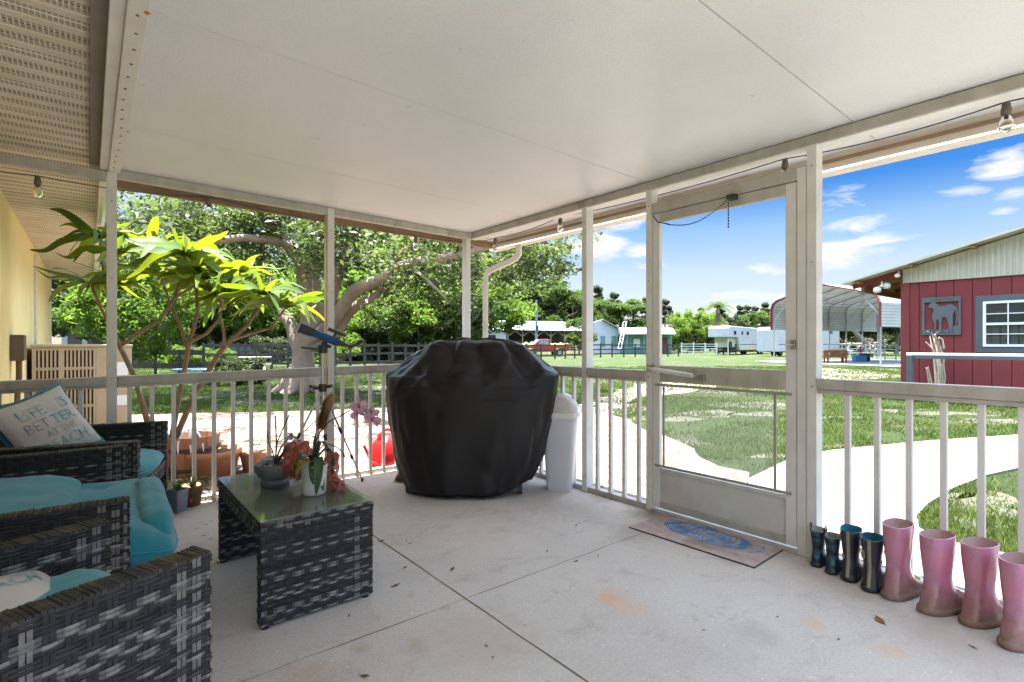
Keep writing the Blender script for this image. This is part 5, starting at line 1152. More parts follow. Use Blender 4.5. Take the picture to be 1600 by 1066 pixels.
# --- pots on table
M_leafg=MAT('orchid_leaf',(.035,.075,.03),(.05,.10,.035),6,.4,trans=.1); M_leafy=MAT('yellow_leaf',(.42,.26,.02),(.10,.15,.03),5,.45,trans=.15)
def blade(m,pts,w,shade=.5,fold=.25,roll=0):
    P=[Vector(p) for p in pts]; n=len(P); 
    Q=[]
    for i in range(n-1):
        p0=P[max(i-1,0)];p1=P[i];p2=P[i+1];p3=P[min(i+2,n-1)]
        for j in range(4):
            t=j/4; Q.append(.5*((2*p1)+(p2-p0)*t+(2*p0-5*p1+4*p2-p3)*t*t+(3*p1-p0-3*p2+p3)*t**3))
    Q.append(P[-1]); N_=len(Q); vs=[]
    for i,q in enumerate(Q):
        t=i/(N_-1); d=(Q[min(i+1,N_-1)]-Q[max(i-1,0)]).normalized(); s=d.cross(Vector((0,0,1)))
        if s.length<.15: s=d.cross(Vector((FW[0],FW[1],0)))
        s.normalize()
        if roll: s=(Matrix.Rotation(roll,3,d)@s)
        nn=s.cross(d); ww=w*math.sin(math.pi*min(1,.12+t*.88))**.7*(1 if t<.99 else .05)
        vs+=[q-s*ww+nn*ww*fold,q,q+s*ww+nn*ww*fold]
    m.add(vs,[f for i in range(N_-1) for f in ((3*i,3*i+1,3*i+4,3*i+3),(3*i+1,3*i+2,3*i+5,3*i+4))],shade,True)
TA=lambda px,py,d=2.78: at(px,py,d)
b1=gp(430,757,ZT); d1=(b1.x*FW[0]+b1.y*FW[1])
op=thing('orchid_pot','grey round bowl planter with a nearly bare orchid on the glass table','potted plant',tuple(b1))
m=MB(); m.lathe([(0,.0),(.068,.0),(.066,.028),(.060,.03),(.074,.04),(.092,.07),(.098,.108),(.094,.112),(.086,.108),(.082,.095),(0,.09)],b1,30); part('pot',m,MAT('grey_glaze',(.10,.11,.12),(.14,.15,.16),7,.5),op)
m=MB(); 
for i in range(26): a_=random.uniform(0,6.28); r_=.07*random.random()**.5; m.lathe([(0,-.008),(.012,0),(0,.010)],(b1.x+math.cos(a_)*r_,b1.y+math.sin(a_)*r_,ZT+.097),6)
part('bark_chips',m,MAT('bark_chips',(.10,.05,.025),(.22,.16,.1),30,.9),op)
m=MB()
blade(m,[b1+Vector((0,0,.1)),TA(440,700,d1),TA(455,683,d1),TA(468,676,d1)],.016); blade(m,[b1+Vector((0,0,.1)),TA(425,705,d1),TA(419,690,d1),TA(418,672,d1)],.007); blade(m,[b1+Vector((0,0,.1)),TA(446,705,d1-.05),TA(452,690,d1-.05)],.013)
part('leaves',m,M_leafg,op)
m=MB(); m.tube([b1+Vector((0,0,.1)),TA(432,690,d1),TA(430,650,d1)],.0035,6); m.tube([b1+Vector((0,0,.1)),TA(433,692,d1),TA(440,675,d1),TA(452,648,d1)],.003,6); m.tube([TA(433,692,d1),TA(445,685,d1),TA(458,683,d1)],.002,5); part('stem',m,MAT('dark_stem',(.07,.05,.045),None,5,.7),op)
# small grey-white pot behind
b2=gp(428,740,ZT); 
b2=at(424,742,d1+.22); b2.z=ZT
sp=thing('small_pot','small pale grey pot behind the grey bowl planter','pot',tuple(b2)); m=MB(); m.lathe([(0,0),(.038,0),(.05,.075),(.055,.08),(.052,.09),(.045,.085),(.04,.07),(0,.07)],b2,24); part('pot',m,MAT('pale_clay',(.42,.40,.37),None,9,.8),sp)
# white pot with pink orchid
b3=gp(491,771,ZT); d3=(b3.x*FW[0]+b3.y*FW[1])
wp=thing('orchid_plant','white pot with drooping green leaves and arching stem of lilac orchids','potted plant',tuple(b3))
m=MB(); m.lathe([(0,0),(.050,0),(.052,.01),(.060,.13),(.063,.135),(.060,.14),(.054,.13),(.05,.11),(0,.11)],b3,30); part('pot',m,MAT('white_pot',(.72,.72,.70),None,5,.4),wp)
W=lambda px,py,dd=0: at(px,py,d3+dd); c3=b3+Vector((0,0,.15))
m=MB()
blade(m,[c3,W(478,712,-.05),W(466,730,-.08),W(462,748,-.09)],.034,.5); blade(m,[c3,W(497,716,-.05),W(497,745,-.09),W(494,775,-.11)],.022); blade(m,[c3,W(491,718,-.03),W(489,740,-.07),W(489,758,-.08)],.02)
blade(m,[c3,W(505,697,.0),W(522,698,.03),W(534,707,.05),W(538,716,.06)],.020); blade(m,[c3,W(512,700,.05),W(520,722,.06),W(519,744,.05)],.014); blade(m,[c3,W(500,720,0),W(502,750,-.02),W(505,768,-.03)],.018)
blade(m,[c3,W(492,690,.03),W(498,660,.04),W(504,632,.04)],.008); blade(m,[c3,W(500,690,.06),W(512,705,.1),W(516,730,.12)],.016)
part('leaves',m,M_leafg,wp)
m=MB(); blade(m,[c3+Vector((0,0,-.01)),W(476,722,-.09),W(466,738,-.115),W(462,751,-.12)],.030); part('yellowing_leaf',m,M_leafy,wp)
m=MB(); st=[c3,W(492,692),W(500,675),W(515,658),W(532,650),W(548,641),W(556,636)]; m.tube(st,[.004,.004,.0035,.003,.0028,.0025,.002],7); m.tube([W(548,641),W(562,637),W(571,643),W(575,655)],.002,6); part('stem',m,MAT('dark_stem2',(.06,.04,.04),None,5,.6),wp)
M_pet=MAT('orchid_petal',(.52,.27,.46),(.64,.44,.58),30,.5,trans=.25); M_mag=MAT('orchid_lip',(.42,.01,.10),None,5,.5)
def flower(px,py,dd,s,rot=0):
    c=W(px,py,dd); R=Vector((RT[0],RT[1],0)); Z=Vector((0,0,1)); N=-Vector((FW[0],FW[1],0)); m=MB()
    for k,(a_,l,w_) in enumerate(((90,1,.42),(215,1,.40),(325,1,.40),(5,1.05,.78),(175,1.05,.78))):
        a_=math.radians(a_+rot); d=R*math.cos(a_)+Z*math.sin(a_); t=R*-math.sin(a_)+Z*math.cos(a_); vs=[c]
        for i in range(9):
            f=i/8; ang=math.pi*f; vs.append(c+d*s*l*(.5-.5*math.cos(ang) if False else (.15+.85*math.sin(ang*.5)) if i<5 else (.15+.85*math.sin(ang*.5)) ) if False else c+d*s*l*(.55-.5*math.cos(2*ang))*1.0*(1)+t*s*w_*.6*math.sin(2*ang)*-1+N*(.004+.010*math.sin(ang)))
        m.add(vs,[(0,i,i+1) for i in range(1,9)],.5,True)
    o=part('blossom',m,M_pet,wp)
    m=MB(); m.lathe([(0,-s*.16),(s*.16,-s*.05),(s*.12,s*.10),(0,s*.16)],c+N*.013-Z*s*.12,8,sx=.9); part('lip',m,M_mag,o)
for a in ((562,633,0,.042,10),(572,642,.02,.034,-20),(560,646,.0,.036,30),(583,655,-.01,.04,-15),(578,645,.02,.03,50),(584,644,.01,.03,0)): flower(*a)
for a in ((459,683,-.02,.018,0),(455,680,-.02,.016,40)): flower(*a)
# wrap of red tissue
rp=thing('tissue_wrap','crumpled translucent red wrapping behind the white orchid pot','wrapping',tuple(b3+Vector((-.05,.02,0))))
M_tis=MAT('red_tissue',(.66,.27,.25),(.50,.14,.12),8,.3,trans=.35,spec=.8); 
m=MB(); 
def crum(cx,cy,sx,sy,dd,seed):
    def f(u,v):
        a_=2*math.pi*u; rr=v*(.5+.16*noise.noise(Vector((math.cos(a_)*2.2,math.sin(a_)*2.2,seed*3.)))+.07*noise.noise(Vector((math.cos(a_)*7,math.sin(a_)*7,seed)))); px=cx+math.cos(a_)*rr*sx*1.1; py=cy+math.sin(a_)*rr*sy*1.1; k=noise.noise(Vector((u*4,v*4,seed))); k2=noise.noise(Vector((u*11,v*11,seed)))
        return tuple(W(px+k*3,py+k2*3,dd+.05*noise.noise(Vector((px*.09,py*.09,seed)))+.03*noise.noise(Vector((px*.25,py*.25,seed)))-.06*(1-v*v)))
    m.grid(f,40,14,smooth=False)
crum(466,715,46,52,.12,1); crum(461,730,36,36,.1,4); part('sheet',m,M_tis,rp)
m=MB(); crum(518,735,22,60,.11,7); crum(526,758,24,20,.07,9); part('ribbon',m,MAT('pink_tissue',(.62,.25,.26),(.52,.18,.2),9,.4,trans=.35),rp)
# furry toy hanging over the stem
ft=thing('cat_toy','fluffy brown fur tail toy hanging above the orchid','toy',tuple(W(510,630))); m=MB(); ax=[W(519,617,.25),W(513,628,.25),W(509,640,.25),W(504,652,.25),W(503,664,.25)]
m.tube(ax,[.008,.025,.022,.02,.012],10); part('core',m,MAT('fur_dark',(.12,.06,.03),None,9,.9),ft)
V=[];S=[]
for i in range(5200):
    t_=random.random()*3.999; k=int(t_); p=ax[k].lerp(ax[k+1],t_-k); a_=Vector((random.gauss(0,1),random.gauss(0,1),random.gauss(0,1))).normalized(); r_=.02; b_=p+a_*r_*.8; l=.022*random.uniform(.5,1.3); s_=a_.cross(Vector((0,0,1))).normalized()*.0012
    V+=[b_-s_,b_+s_,b_+a_*l+(ax[4]-ax[0]).normalized()*.015]; S.append(min(1,max(0,1-(t_/4)*1.1+random.gauss(0,.1))))
M_fur,nt,b=nodes('fur_strands'); lk(nt,ramp(nt,attr(nt),[(0,(.20,.07,.02)),(.35,(.05,.02,.01)),(.6,(.30,.17,.08)),(1,(.50,.31,.16))]),b.inputs['Base Color']); b.inputs['Roughness'].default_value=.8
V=np.array([tuple(v) for v in V]); iv=np.array(INV[ft.name]); V=V@iv[:3,:3].T+iv[:3,3]; o=bpy.data.objects.new('fur',raw_mesh('fur',V,np.arange(len(V)).reshape(-1,3),np.array(S),M_fur)); COL.objects.link(o); o.parent=ft
m=MB(); m.tube([W(519,617,.25),W(523,600,.32),at(524,560,3.9)],.0022,5); part('cord',m,M_cord,ft)
# a few dried things on the glass
# --- telescope
ts_=thing('telescope','small blue refracting telescope on a slim tripod by the back rail','telescope',tuple(gp(505,780)))
TD=4.02; Q=lambda px,py,dd=0: at(px,py,TD+dd)
m=MB(); m.tube([Q(504,612),Q(504,548)],.011,10); part('column',m,M_chrome,ts_)
m=MB(); m.tube([Q(490,607),Q(519,603)],.018,10,flat=.8); m.tube([Q(504,600),Q(504,612)],.03,12); m.tube([Q(484,604.5),Q(494,604)],.009,8); m.lathe([(0,-.012),(.012,-.01),(.012,.01),(0,.012)],Q(486,604),10); part('tripod_head',m,M_dark,ts_)
m=MB(); m.tube([Q(504,552),Q(504,540)],.032,12); m.tube([Q(498,548),Q(511,548)],.02,10); m.tube([Q(471,543,-.02),Q(505,546)],.0085,8); m.tube([Q(508,545),Q(507,534)],.022,10); m.tube([Q(503,538),Q(517,542)],.013,8); part('pan_head',m,M_dark,ts_)
TAu=lambda t: (468+t*(565-468))
a0=Q(468,512,-.10); a1=Q(489,520,-.06); a2=Q(527,535,.0); a3=Q(538,538,.02)
m=MB(); m.tube([a0,a1],[.041,.037],24); m.tube([a0-(a1-a0)*.02,a0+(a1-a0)*.10],[.043,.043],24); m.tube([a0.lerp(a1,.38),a0.lerp(a1,.44)],[.0415,.0415],24); part('lens_hood',m,M_dark,ts_)
m=MB(); m.tube([a1,a2],.031,24); part('tube',m,MAT('telescope_blue',(.012,.085,.22),None,6,.5,spec=.3),ts_)
m=MB(); m.tube([a2,a3],[.026,.022],18); m.tube([a3,Q(545,541,.04)],.012,12); m.tube([Q(543,542,.04),Q(551,541,.05)],.017,12); m.tube([Q(548,543,.05),Q(565,533,.07)],[.013,.013],14); m.tube([Q(558,537,.06),Q(565.5,532.6,.07)],[.017,.016],14); part('eyepiece',m,M_dark,ts_)
m=MB(); m.tube([Q(513,514,-.02),Q(540,525,.02)],[.014,.012],12); m.tube([Q(524,521),Q(521,528)],.01,6); m.tube([Q(517,527),Q(529,530)],.012,8); part('finder_scope',m,M_dark,ts_)
feet=[gp(566,752),at(402,706,4.15),gp(470,800)]; feet[1].z=0; feet[1]=Vector((.98,4.05,0)); feet[2]=Vector((1.30,3.62,0)); hub=Q(504,608)
for f_ in feet:
    m=MB(); s_=(f_-hub); st_=hub+s_.normalized()*.035; m.tube([st_,hub+s_*.52],.0085,8); m.tube([hub+s_*.50,f_+Vector((0,0,.012))],.0062,8); lg=part('leg',m,M_chrome,ts_)
    m=MB(); m.tube([hub+s_*.40,hub+s_*.45],.013,8); m.tube([hub+s_*.70,hub+s_*.74],.012,8); m.tube([f_+Vector((0,0,.03)),f_],[.010,.014],8); part('clamp',m,M_dark,lg)
for i in range(3):
    m=MB(); m.tube([hub-Vector((0,0,.20)),hub+(feet[i]-hub)*.43],.004,6); part('spreader',m,M_chrome,ts_)
m=MB(); m.tube([hub,hub-Vector((0,0,.26))],.010,8); part('lower_column',m,M_chrome,ts_)
# --- grill under cover
gk=thing('covered_grill','large barbecue grill hidden under a black fabric cover in the porch corner','grill',tuple(at(740,HZ,4.25))[:2]+(0,))
GC=at(738,HZ,4.22); GC.z=0; Rv=Vector((RT[0],RT[1],0)); Fv=Vector((FW[0],FW[1],0))
prof=[(.012,-.50,.47,.36,.34),(.06,-.525,.475,.37,.36),(.14,-.565,.51,.37,.37),(.30,-.62,.57,.37,.38),(.55,-.66,.64,.36,.39),(.75,-.68,.68,.35,.39),(.90,-.685,.70,.33,.37),(.93,-.675,.70,.32,.36),(1.0,-.58,.62,.28,.32),(1.08,-.475,.53,.25,.29),(1.14,-.39,.455,.22,.26),(1.172,-.33,.40,.20,.24),(1.188,-.24,.33,.16,.20),(1.196,-.12,.25,.10,.15),(1.205,-.02,.06,.03,.06)]
def interp(z):
    for a,b_ in zip(prof[:-1],prof[1:]):
        if z<=b_[0]: t=(z-a[0])/(b_[0]-a[0]); return [a[i]+(b_[i]-a[i])*t for i in range(1,5)]
    return list(prof[-1][1:])
def gcov(u,v):
    zz=(.012+ (1.21-.012)*v)
    a0_=2*math.pi*u; l,r,f_,bk=interp(min(1.2,max(.012,zz+(.045*noise.noise(Vector((math.cos(a0_)*2.2,math.sin(a0_)*2.2,3.)))+.02*noise.noise(Vector((math.cos(a0_)*6,math.sin(a0_)*6,1.))))*(1 if zz>.6 else 0)*(1 if zz<1.16 else .3)))); a_=2*math.pi*u; ex=.62 if zz<.93 else .72
    ca=math.copysign(abs(math.cos(a_))**ex,math.cos(a_)); sa_=math.copysign(abs(math.sin(a_))**ex,math.sin(a_))
    x=(r if ca>0 else -l)*ca; y=(bk if sa_>0 else f_)*sa_
    low=max(0,1-zz/.9); 
    fold=.5*noise.noise(Vector((math.cos(a_)*2.6,math.sin(a_)*2.6,zz*.8)))+.35*noise.noise(Vector((math.cos(a_)*6,math.sin(a_)*6,zz*1.6+4)))+.5*abs(noise.noise(Vector((math.cos(a_)*4+7,math.sin(a_)*4,zz*2.5))))
    k=1+fold*(.04+.10*low)
    # diagonal creases running down from the shoulders
    cr=(abs(noise.noise(Vector((x*3.6+.6*zz,y*3,zz*.9+2))))-.2)*(.35 if zz<.7 else .35+1.0*(zz-.7)/.3 if zz<1.0 else 1.35)
    n3=1-2*abs(noise.noise(Vector((x*6-zz*4.,y*5,zz*3))))-.6
    y2=y*k+ (cr*(.075 if zz>.9 else .045)+n3*(.014 if zz>.85 else .004))*(-1 if sa_<0 else 1); x2=x*(1+.6*(k-1))+cr*.02*ca
    zz2=zz+ (cr*.06+n3*.014)*(1 if zz>.75 else 0)*(1 if zz<1.15 else .3)
    if zz<.05:
        zz2=.012+.035*(.5+noise.noise(Vector((math.cos(a_)*2,math.sin(a_)*2,9)))) + max(0,ca)**2*.10*max(0,math.sin(a_+2.2))
    if ca>.6 and zz<.25: zz2+=(.25-zz)*.45*min(1,(ca-.6)*2)
    return tuple(GC+Rv*x2+Fv*y2+Vector((0,0,max(zz2,.004))))
m=MB(); m.grid(gcov,220,120)
M_cov=MAT('cover_fabric',(.006,.005,.006),(.010,.007,.009),2.5,.48,bs=.15,bscale=150,bd=.001,spec=.4,sheen=.02,stain=((.022,.014,.015),2.2,.6)); o=part('cover',m,M_cov,gk)
m=MB(); 
for a_,b_ in ((-.42,-.2),(-.42,.2),(.38,-.2),(.38,.2)):
    q=GC+Rv*a_+Fv*b_; m=MB(); m.tube([q-Rv*.02+Vector((0,0,.045)),q+Rv*.02+Vector((0,0,.045))],.044,14); part('wheel',m,M_dark,gk)
m=MB(); v0=[GC+Rv*a_+Fv*b_ for a_,b_ in ((-.45,-.24),(.40,-.24),(.40,.24),(-.45,.24))]; m.prism([p+Vector((0,0,.1)) for p in v0],(0,0,.75)); part('cabinet',m,M_steel,gk)
# straw broom end under the cover
bro=thing('broom','straw broom end poking from beneath the left edge of the grill cover','broom',tuple(gp(622,752))); q=gp(624,752); m=MB()
for i in range(160):
    a_=random.uniform(-1,1); m.tube([q+Rv*(.04+a_*.02)+Fv*random.gauss(0,.015)+Vector((0,0,.13)),q+Rv*(a_*.045)+Fv*random.gauss(0,.02)+Vector((0,0,.004))],.0018,3,shade=random.random())
part('bristles',m,MAT('straw',(.42,.30,.17),(.30,.2,.1),20,.9,shade=.3),bro)
m=MB(); m.tube([q+Rv*.04+Vector((0,0,.12)),q+Rv*.16+Vector((0,0,.8))],.012,8); part('handle',m,M_pine,bro)
# --- waste bin
wb=thing('waste_bin','tall white plastic swing-lid bin beside the covered grill','waste bin',tuple(gp(872,765)))
bc=at(876,HZ,4.19); bc.z=0; rzb_=math.radians(38)
def rsq(c,hx,hy,z,n=40,ex=.28,rz=0):
    out=[]
    for k in range(n):
        a_=2*math.pi*k/n; x=math.copysign(abs(math.cos(a_))**ex,math.cos(a_))*hx; y=math.copysign(abs(math.sin(a_))**ex,math.sin(a_))*hy
        out.append(Vector((c.x+x*math.cos(rz)-y*math.sin(rz),c.y+x*math.sin(rz)+y*math.cos(rz),z)))
    return out
def loft(m,rings,cap0=False,cap1=False,shade=.5,smooth=True):
    n=len(rings[0]); vs=[p for r in rings for p in r]; m.add(vs,[(i*n+k,i*n+(k+1)%n,(i+1)*n+(k+1)%n,(i+1)*n+k) for i in range(len(rings)-1) for k in range(n)],shade,smooth)
    if cap0: m.add(rings[0],[tuple(range(n))[::-1]],shade)
    if cap1: m.add(rings[-1],[tuple(range(n))],shade)
m=MB(); loft(m,[rsq(bc,.118,.095,z,rz=rzb_) if z==0 else rsq(bc,.118+.04*z/.6,.100+.035*z/.6,z,rz=rzb_) for z in (0,.01,.1,.3,.5,.57)],True,True); part('body',m,MAT('white_plastic',(.66,.66,.70),(.60,.60,.65),3,.4),wb)
m=MB(); loft(m,[rsq(bc,.166,.142,.572,rz=rzb_),rsq(bc,.170,.146,.578,rz=rzb_),rsq(bc,.172,.148,.612,rz=rzb_),rsq(bc,.164,.140,.622,rz=rzb_)],True,True); part('rim',m,M_white,wb)
def lid(z,t):
    hx=.158*(1-.10*t); hy=.134*math.sqrt(max(.0,1-t*t*.97)); return rsq(bc,hx,hy,z,rz=rzb_,ex=.3)
m=MB(); loft(m,[lid(.620+.135*math.sin(k/10*math.pi/2),math.sin(k/10*math.pi/2) if k else 0) for k in range(11)],False,True); part('swing_lid',m,MAT('lid_plastic',(.66,.65,.64),(.56,.52,.50),9,.5,stain=((.38,.30,.28),16,.60)),wb)
# --- red can outside
jc=thing('fuel_can','bright red plastic can standing on the patio behind the back rail','can',tuple(gp(602,725,-.085)))
jb=at(606,HZ,4.95); jb.z=-.08; m=MB(); M_redp=MAT('red_plastic',(.62,.012,.012),(.55,.01,.01),3,.35)
loft(m,[rsq(jb,.17*s,.13*s,z-.08,ex=.45,rz=.4) for z,s in ((0,.9),(.02,1),(.18,1.0),(.26,.93),(.33,.7),(.37,.4),(.385,.15))],True,True); part('body',m,M_redp,jc)
m=MB(); m.tube([jb+Vector((-.11,-.02,.25)),jb+Vector((-.10,-.02,.38)),jb+Vector((-.02,0,.43)),jb+Vector((.08,.02,.40)),jb+Vector((.11,.02,.28))],.017,10); part('handle',m,M_redp,jc)
m=MB(); m.tube([jb+Vector((-.1,-.08,.1)),jb+Vector((-.24,-.12,.22)),jb+Vector((-.30,-.14,.33))],[.03,.018,.012],10); part('spout',m,M_redp,jc)
# --- pots outside
M_ter=MAT('terracotta',(.50,.24,.13),(.42,.20,.11),5,.85,stain=((.55,.42,.32),5,.64)); M_soil=MAT('potting_soil',(.06,.04,.03),None,20,.95,bs=1,bscale=40)
def terra(px,py,d,r,h,label,twig=True,z=-.085,mat=None):
    c=at(px,HZ,d); c.z=z; t=thing('terracotta_pot',label,'plant pot',tuple(c),group='terracotta pots behind the back rail')
    m=MB(); m.lathe([(0,0),(r*.72,0),(r*.95,h*.8),(r*1.03,h*.82),(r*1.05,h),(r*.95,h),(r*.9,h*.85),(0,h*.82)],c,30); part('pot',m,mat or M_ter,t)
    m=MB(); m.lathe([(r*.9,h*.86),(0,h*.9)],c,20); part('soil',m,M_soil,t)
    if twig:
        m=MB()
        for i in range(6): a_=random.uniform(0,6.28); p=c+Vector((0,0,h*.88)); e=p+Vector((math.cos(a_)*r*.8,math.sin(a_)*r*.8,random.uniform(.08,.2))); m.tube([p,p.lerp(e,.5)+Vector((0,0,.03)),e],[.003,.002,.001],4)
        part('dead_twig',m,M_bark2,t)
    return t
terra(333,725,4.95,.24,.24,'wide terracotta bowl behind the rail, just right of the half barrel')
terra(400,722,5.15,.155,.20,'terracotta bowl with bare twigs behind the coffee table')
terra(352,705,5.25,.15,.19,'smaller terracotta pot behind the wide bowl',False)
# half barrel
hb=at(300,HZ,4.95); hb.z=-.085
bt=thing('barrel_planter','reddish wooden half-barrel planter with dark hoops behind the rail','planter',tuple(hb)); M_stave=MAT('cedar_stave',(.42,.20,.13),(.33,.15,.09),5,.8,stretch=(3,3,.5),shade=.2); 
for i in range(16):
    a0_,a1_=i*2*math.pi/16,(i+1)*2*math.pi/16-.02; m=MB()
    vs=[]
    for (r_,z_) in ((.165,0),(.215,.18),(.24,.38),(.215,.38),(.15,0.01)): vs+=[hb+Vector((math.cos(a0_)*r_,math.sin(a0_)*r_,z_)),hb+Vector((math.cos(a1_)*r_,math.sin(a1_)*r_,z_))]
    m.add(vs,[(2*k,2*k+1,2*k+3,2*k+2) for k in range(4)],random.random()); part('stave',m,M_stave,bt)
for z_,r_ in ((.07,.188),(.26,.228)): m=MB(); m.lathe([(r_,z_-.015),(r_+.012,z_-.012),(r_+.014,z_+.015),(r_,z_+.018)],hb,32); part('hoop',m,MAT('dark_hoop',(.09,.05,.035),None,9,.7) if 'dark_hoop' not in bpy.data.materials else bpy.data.materials['dark_hoop'],bt)
m=MB(); m.lathe([(.22,.32),(0,.33)],hb,20); part('soil',m,M_soil,bt)
m=MB(); 
for k in range(3): blade(m,[hb+Vector((0,0,.36)),hb+Vector((-.05+.03*k,-.08,.44)),hb+Vector((-.13+.09*k,-.2,.36)),hb+Vector((-.14+.1*k,-.25,.24))],.012)
part('tie_ribbon',m,M_white,bt)
# painted pot and grey square pot on the floor by the far chair
c=gp(300,795); c=at(300,HZ,3.74); c.z=0; pp=thing('painted_pot','small olive clay pot painted with red cherries by the far chair','plant pot',tuple(c))
m=MB(); m.lathe([(0,0),(.052,0),(.066,.10),(.074,.102),(.078,.145),(.07,.145),(.062,.12),(0,.12)],c,28); part('pot',m,MAT('olive_clay',(.17,.10,.045),(.24,.13,.06),7,.8),pp)
m=MB()
for a_ in (-2.25,-1.95): q=c+Vector((math.cos(a_)*.056,math.sin(a_)*.056,.045)); m.lathe([(0,-.018),(.014,-.012),(.018,0),(.014,.012),(0,.018)],q,12)
part('cherry_motif',m,MAT('cherry_red',(.45,.01,.06),None,4,.4),pp)
m=MB(); 
for i in range(9): a_=random.uniform(0,6.28); p=c+Vector((0,0,.12)); e=p+Vector((math.cos(a_)*random.uniform(.06,.16),math.sin(a_)*random.uniform(.06,.16),random.uniform(.02,.12))); blade(m,[p,p.lerp(e,.5)+Vector((0,0,.05)),e],random.uniform(.005,.014),random.random())
for i in range(5):
    e=c+Vector((.06+.02*i,.05-.05*i,.02)); m.tube([c+Vector((.03,0,.13)),c+Vector((.1,.02,.10)),e],.0018,4)
    blade(m,[e,e+Vector((.04,.01,.01)),e+Vector((.07,.0,0))],.012)
part('plant',m,MAT('pot_plant_leaf',(.09,.14,.03),(.12,.10,.04),9,.6,trans=.25),pp)
c=at(277,HZ,3.60); c.z=0; gpot=thing('square_pot','grey-blue square pot with spiky plant between the far chair and painted pot','plant pot',tuple(c))
m=MB(); loft(m,[rsq(c,s,s,z,ex=.25,rz=.7) for z,s in ((0,.04),(.005,.043),(.15,.052),(.155,.052),(.155,.046),(.13,.045))],True,True); part('pot',m,MAT('blue_grey_pot',(.22,.26,.33),None,5,.6),gpot)
m=MB()
for i in range(22): a_=random.uniform(0,6.28); p=c+Vector((0,0,.13)); l=random.uniform(.08,.17); blade(m,[p,p+Vector((math.cos(a_)*l*.4,math.sin(a_)*l*.4,l*.6)),p+Vector((math.cos(a_)*l,math.sin(a_)*l,l*.55))],.005,random.random())
part('plant',m,MAT('spiky_leaf',(.10,.20,.04),(.14,.2,.05),9,.5,trans=.3),gpot)
# --- plumeria
pl=thing('plumeria','tall plumeria with forking brown stems and long glowing leaves behind the rail','plant',tuple(at(262,HZ,4.9))[:2]+(-.085,))
PD=4.75; E=lambda px,py,dd=0: at(px,py,PD+dd)
M_pst=MAT('plumeria_stem',(.22,.15,.10),(.15,.10,.07),14,.75,bs=.5,bscale=40,stain=((.45,.38,.3),9,.6))
m=MB()
SG=[([(262,755),(245,706),(229,655),(213,595),(187,541)],.028,.020),([(187,541),(178,520),(158,482),(143,446)],.018,.013),([(178,520),(170,470),(160,410),(156,372)],.015,.010),([(187,541),(215,522),(250,500),(272,467),(286,428),(290,400)],.019,.012),([(272,467),(295,452),(316,438)],.014,.010),
([(262,755),(266,700),(276,640),(289,575),(297,530),(309,490),(307,455),(298,425)],.028,.012),([(293,545),(282,510),(264,470),(251,430)],.017,.010),([(296,535),(322,522),(342,500),(348,470)],.017,.011),
([(262,755),(272,690),(300,625),(340,556),(360,532),(385,510),(402,485),(412,462)],.030,.013),([(350,542),(350,520),(343,490),(346,465)],.016,.010),([(360,532),(395,520),(425,512),(434,498),(446,482)],.016,.010),([(385,510),(396,492),(392,470)],.013,.010)]
for pts,r0,r1 in SG:
    n_=len(pts); m.tube([E(px,py,.12*math.sin(px*.05)) for px,py in pts],[r0+(r1-r0)*i/(n_-1) for i in range(n_)],9)
m.tube([at(262,770,PD),at(262,745,PD)],[.045,.035],10)
part('stems',m,M_pst,pl)
M_pll,nt,b=nodes('plumeria_leaf'); v=tcoord(nt)
c_=mix(nt,ramp(nt,attr(nt),[(0.,0.),(1.,1.)]),(.05,.11,.018),(.12,.18,.02)); lk(nt,c_,b.inputs['Base Color']); b.inputs['Roughness'].default_value=.55; b.inputs['Specular IOR Level'].default_value=.3
t_=nt.nodes.new('ShaderNodeBsdfTranslucent'); lk(nt,mix(nt,1.,c_,(1.9,1.45,.4),'MULTIPLY'),t_.inputs[0]); ms=nt.nodes.new('ShaderNodeMixShader'); ms.inputs[0].default_value=.5
lk(nt,b.outputs[0],ms.inputs[1]); lk(nt,t_.outputs[0],ms.inputs[2]); lk(nt,ms.outputs[0],nt.nodes['Material Output'].inputs[0])
m=MB(); rl=random.Random(5)
def cluster(px,py,n,L,dd,spread=(0,6.28),up=.5):
    c=E(px,py,dd)
    n=int(n*1.45)
    for i in range(n):
        a_=spread[0]+(spread[1]-spread[0])*(i+rl.random())/n; l=L*rl.uniform(.85,1.25); e=rl.uniform(-.7,1.7)*up; h=Vector((math.cos(a_),math.sin(a_),0))
        p1=c+h*l*.12+Vector((0,0,l*.05)); pts=[c,p1]
        for j in (1,2,3,4):
            t=j/4; pts.append(p1+h*l*.88*t*math.cos(e)+Vector((0,0,l*.88*t*math.sin(e)-l*(.10+.34*rl.random())*t*t)))
        blade(m,pts,l*rl.uniform(.07,.105),rl.random(),.18,rl.uniform(-1.0,1.0))
for a in ((156,372,9,.42,0),(143,446,9,.40,0),(165,430,5,.34,.1),(290,398,17,.46,-.1),(251,430,8,.38,.2),(316,436,12,.42,0),(298,420,8,.4,.2),(348,466,13,.42,.1),(346,460,7,.38,.3),(412,460,13,.42,-.1),(392,470,8,.40,.2),(446,480,12,.42,.05),(270,400,8,.42,.3),(340,430,9,.42,.2),(185,395,7,.40,-.1),(375,425,10,.40,.1),(235,385,8,.42,.1)): cluster(*a[:5])
part('leaves',m,M_pll,pl)
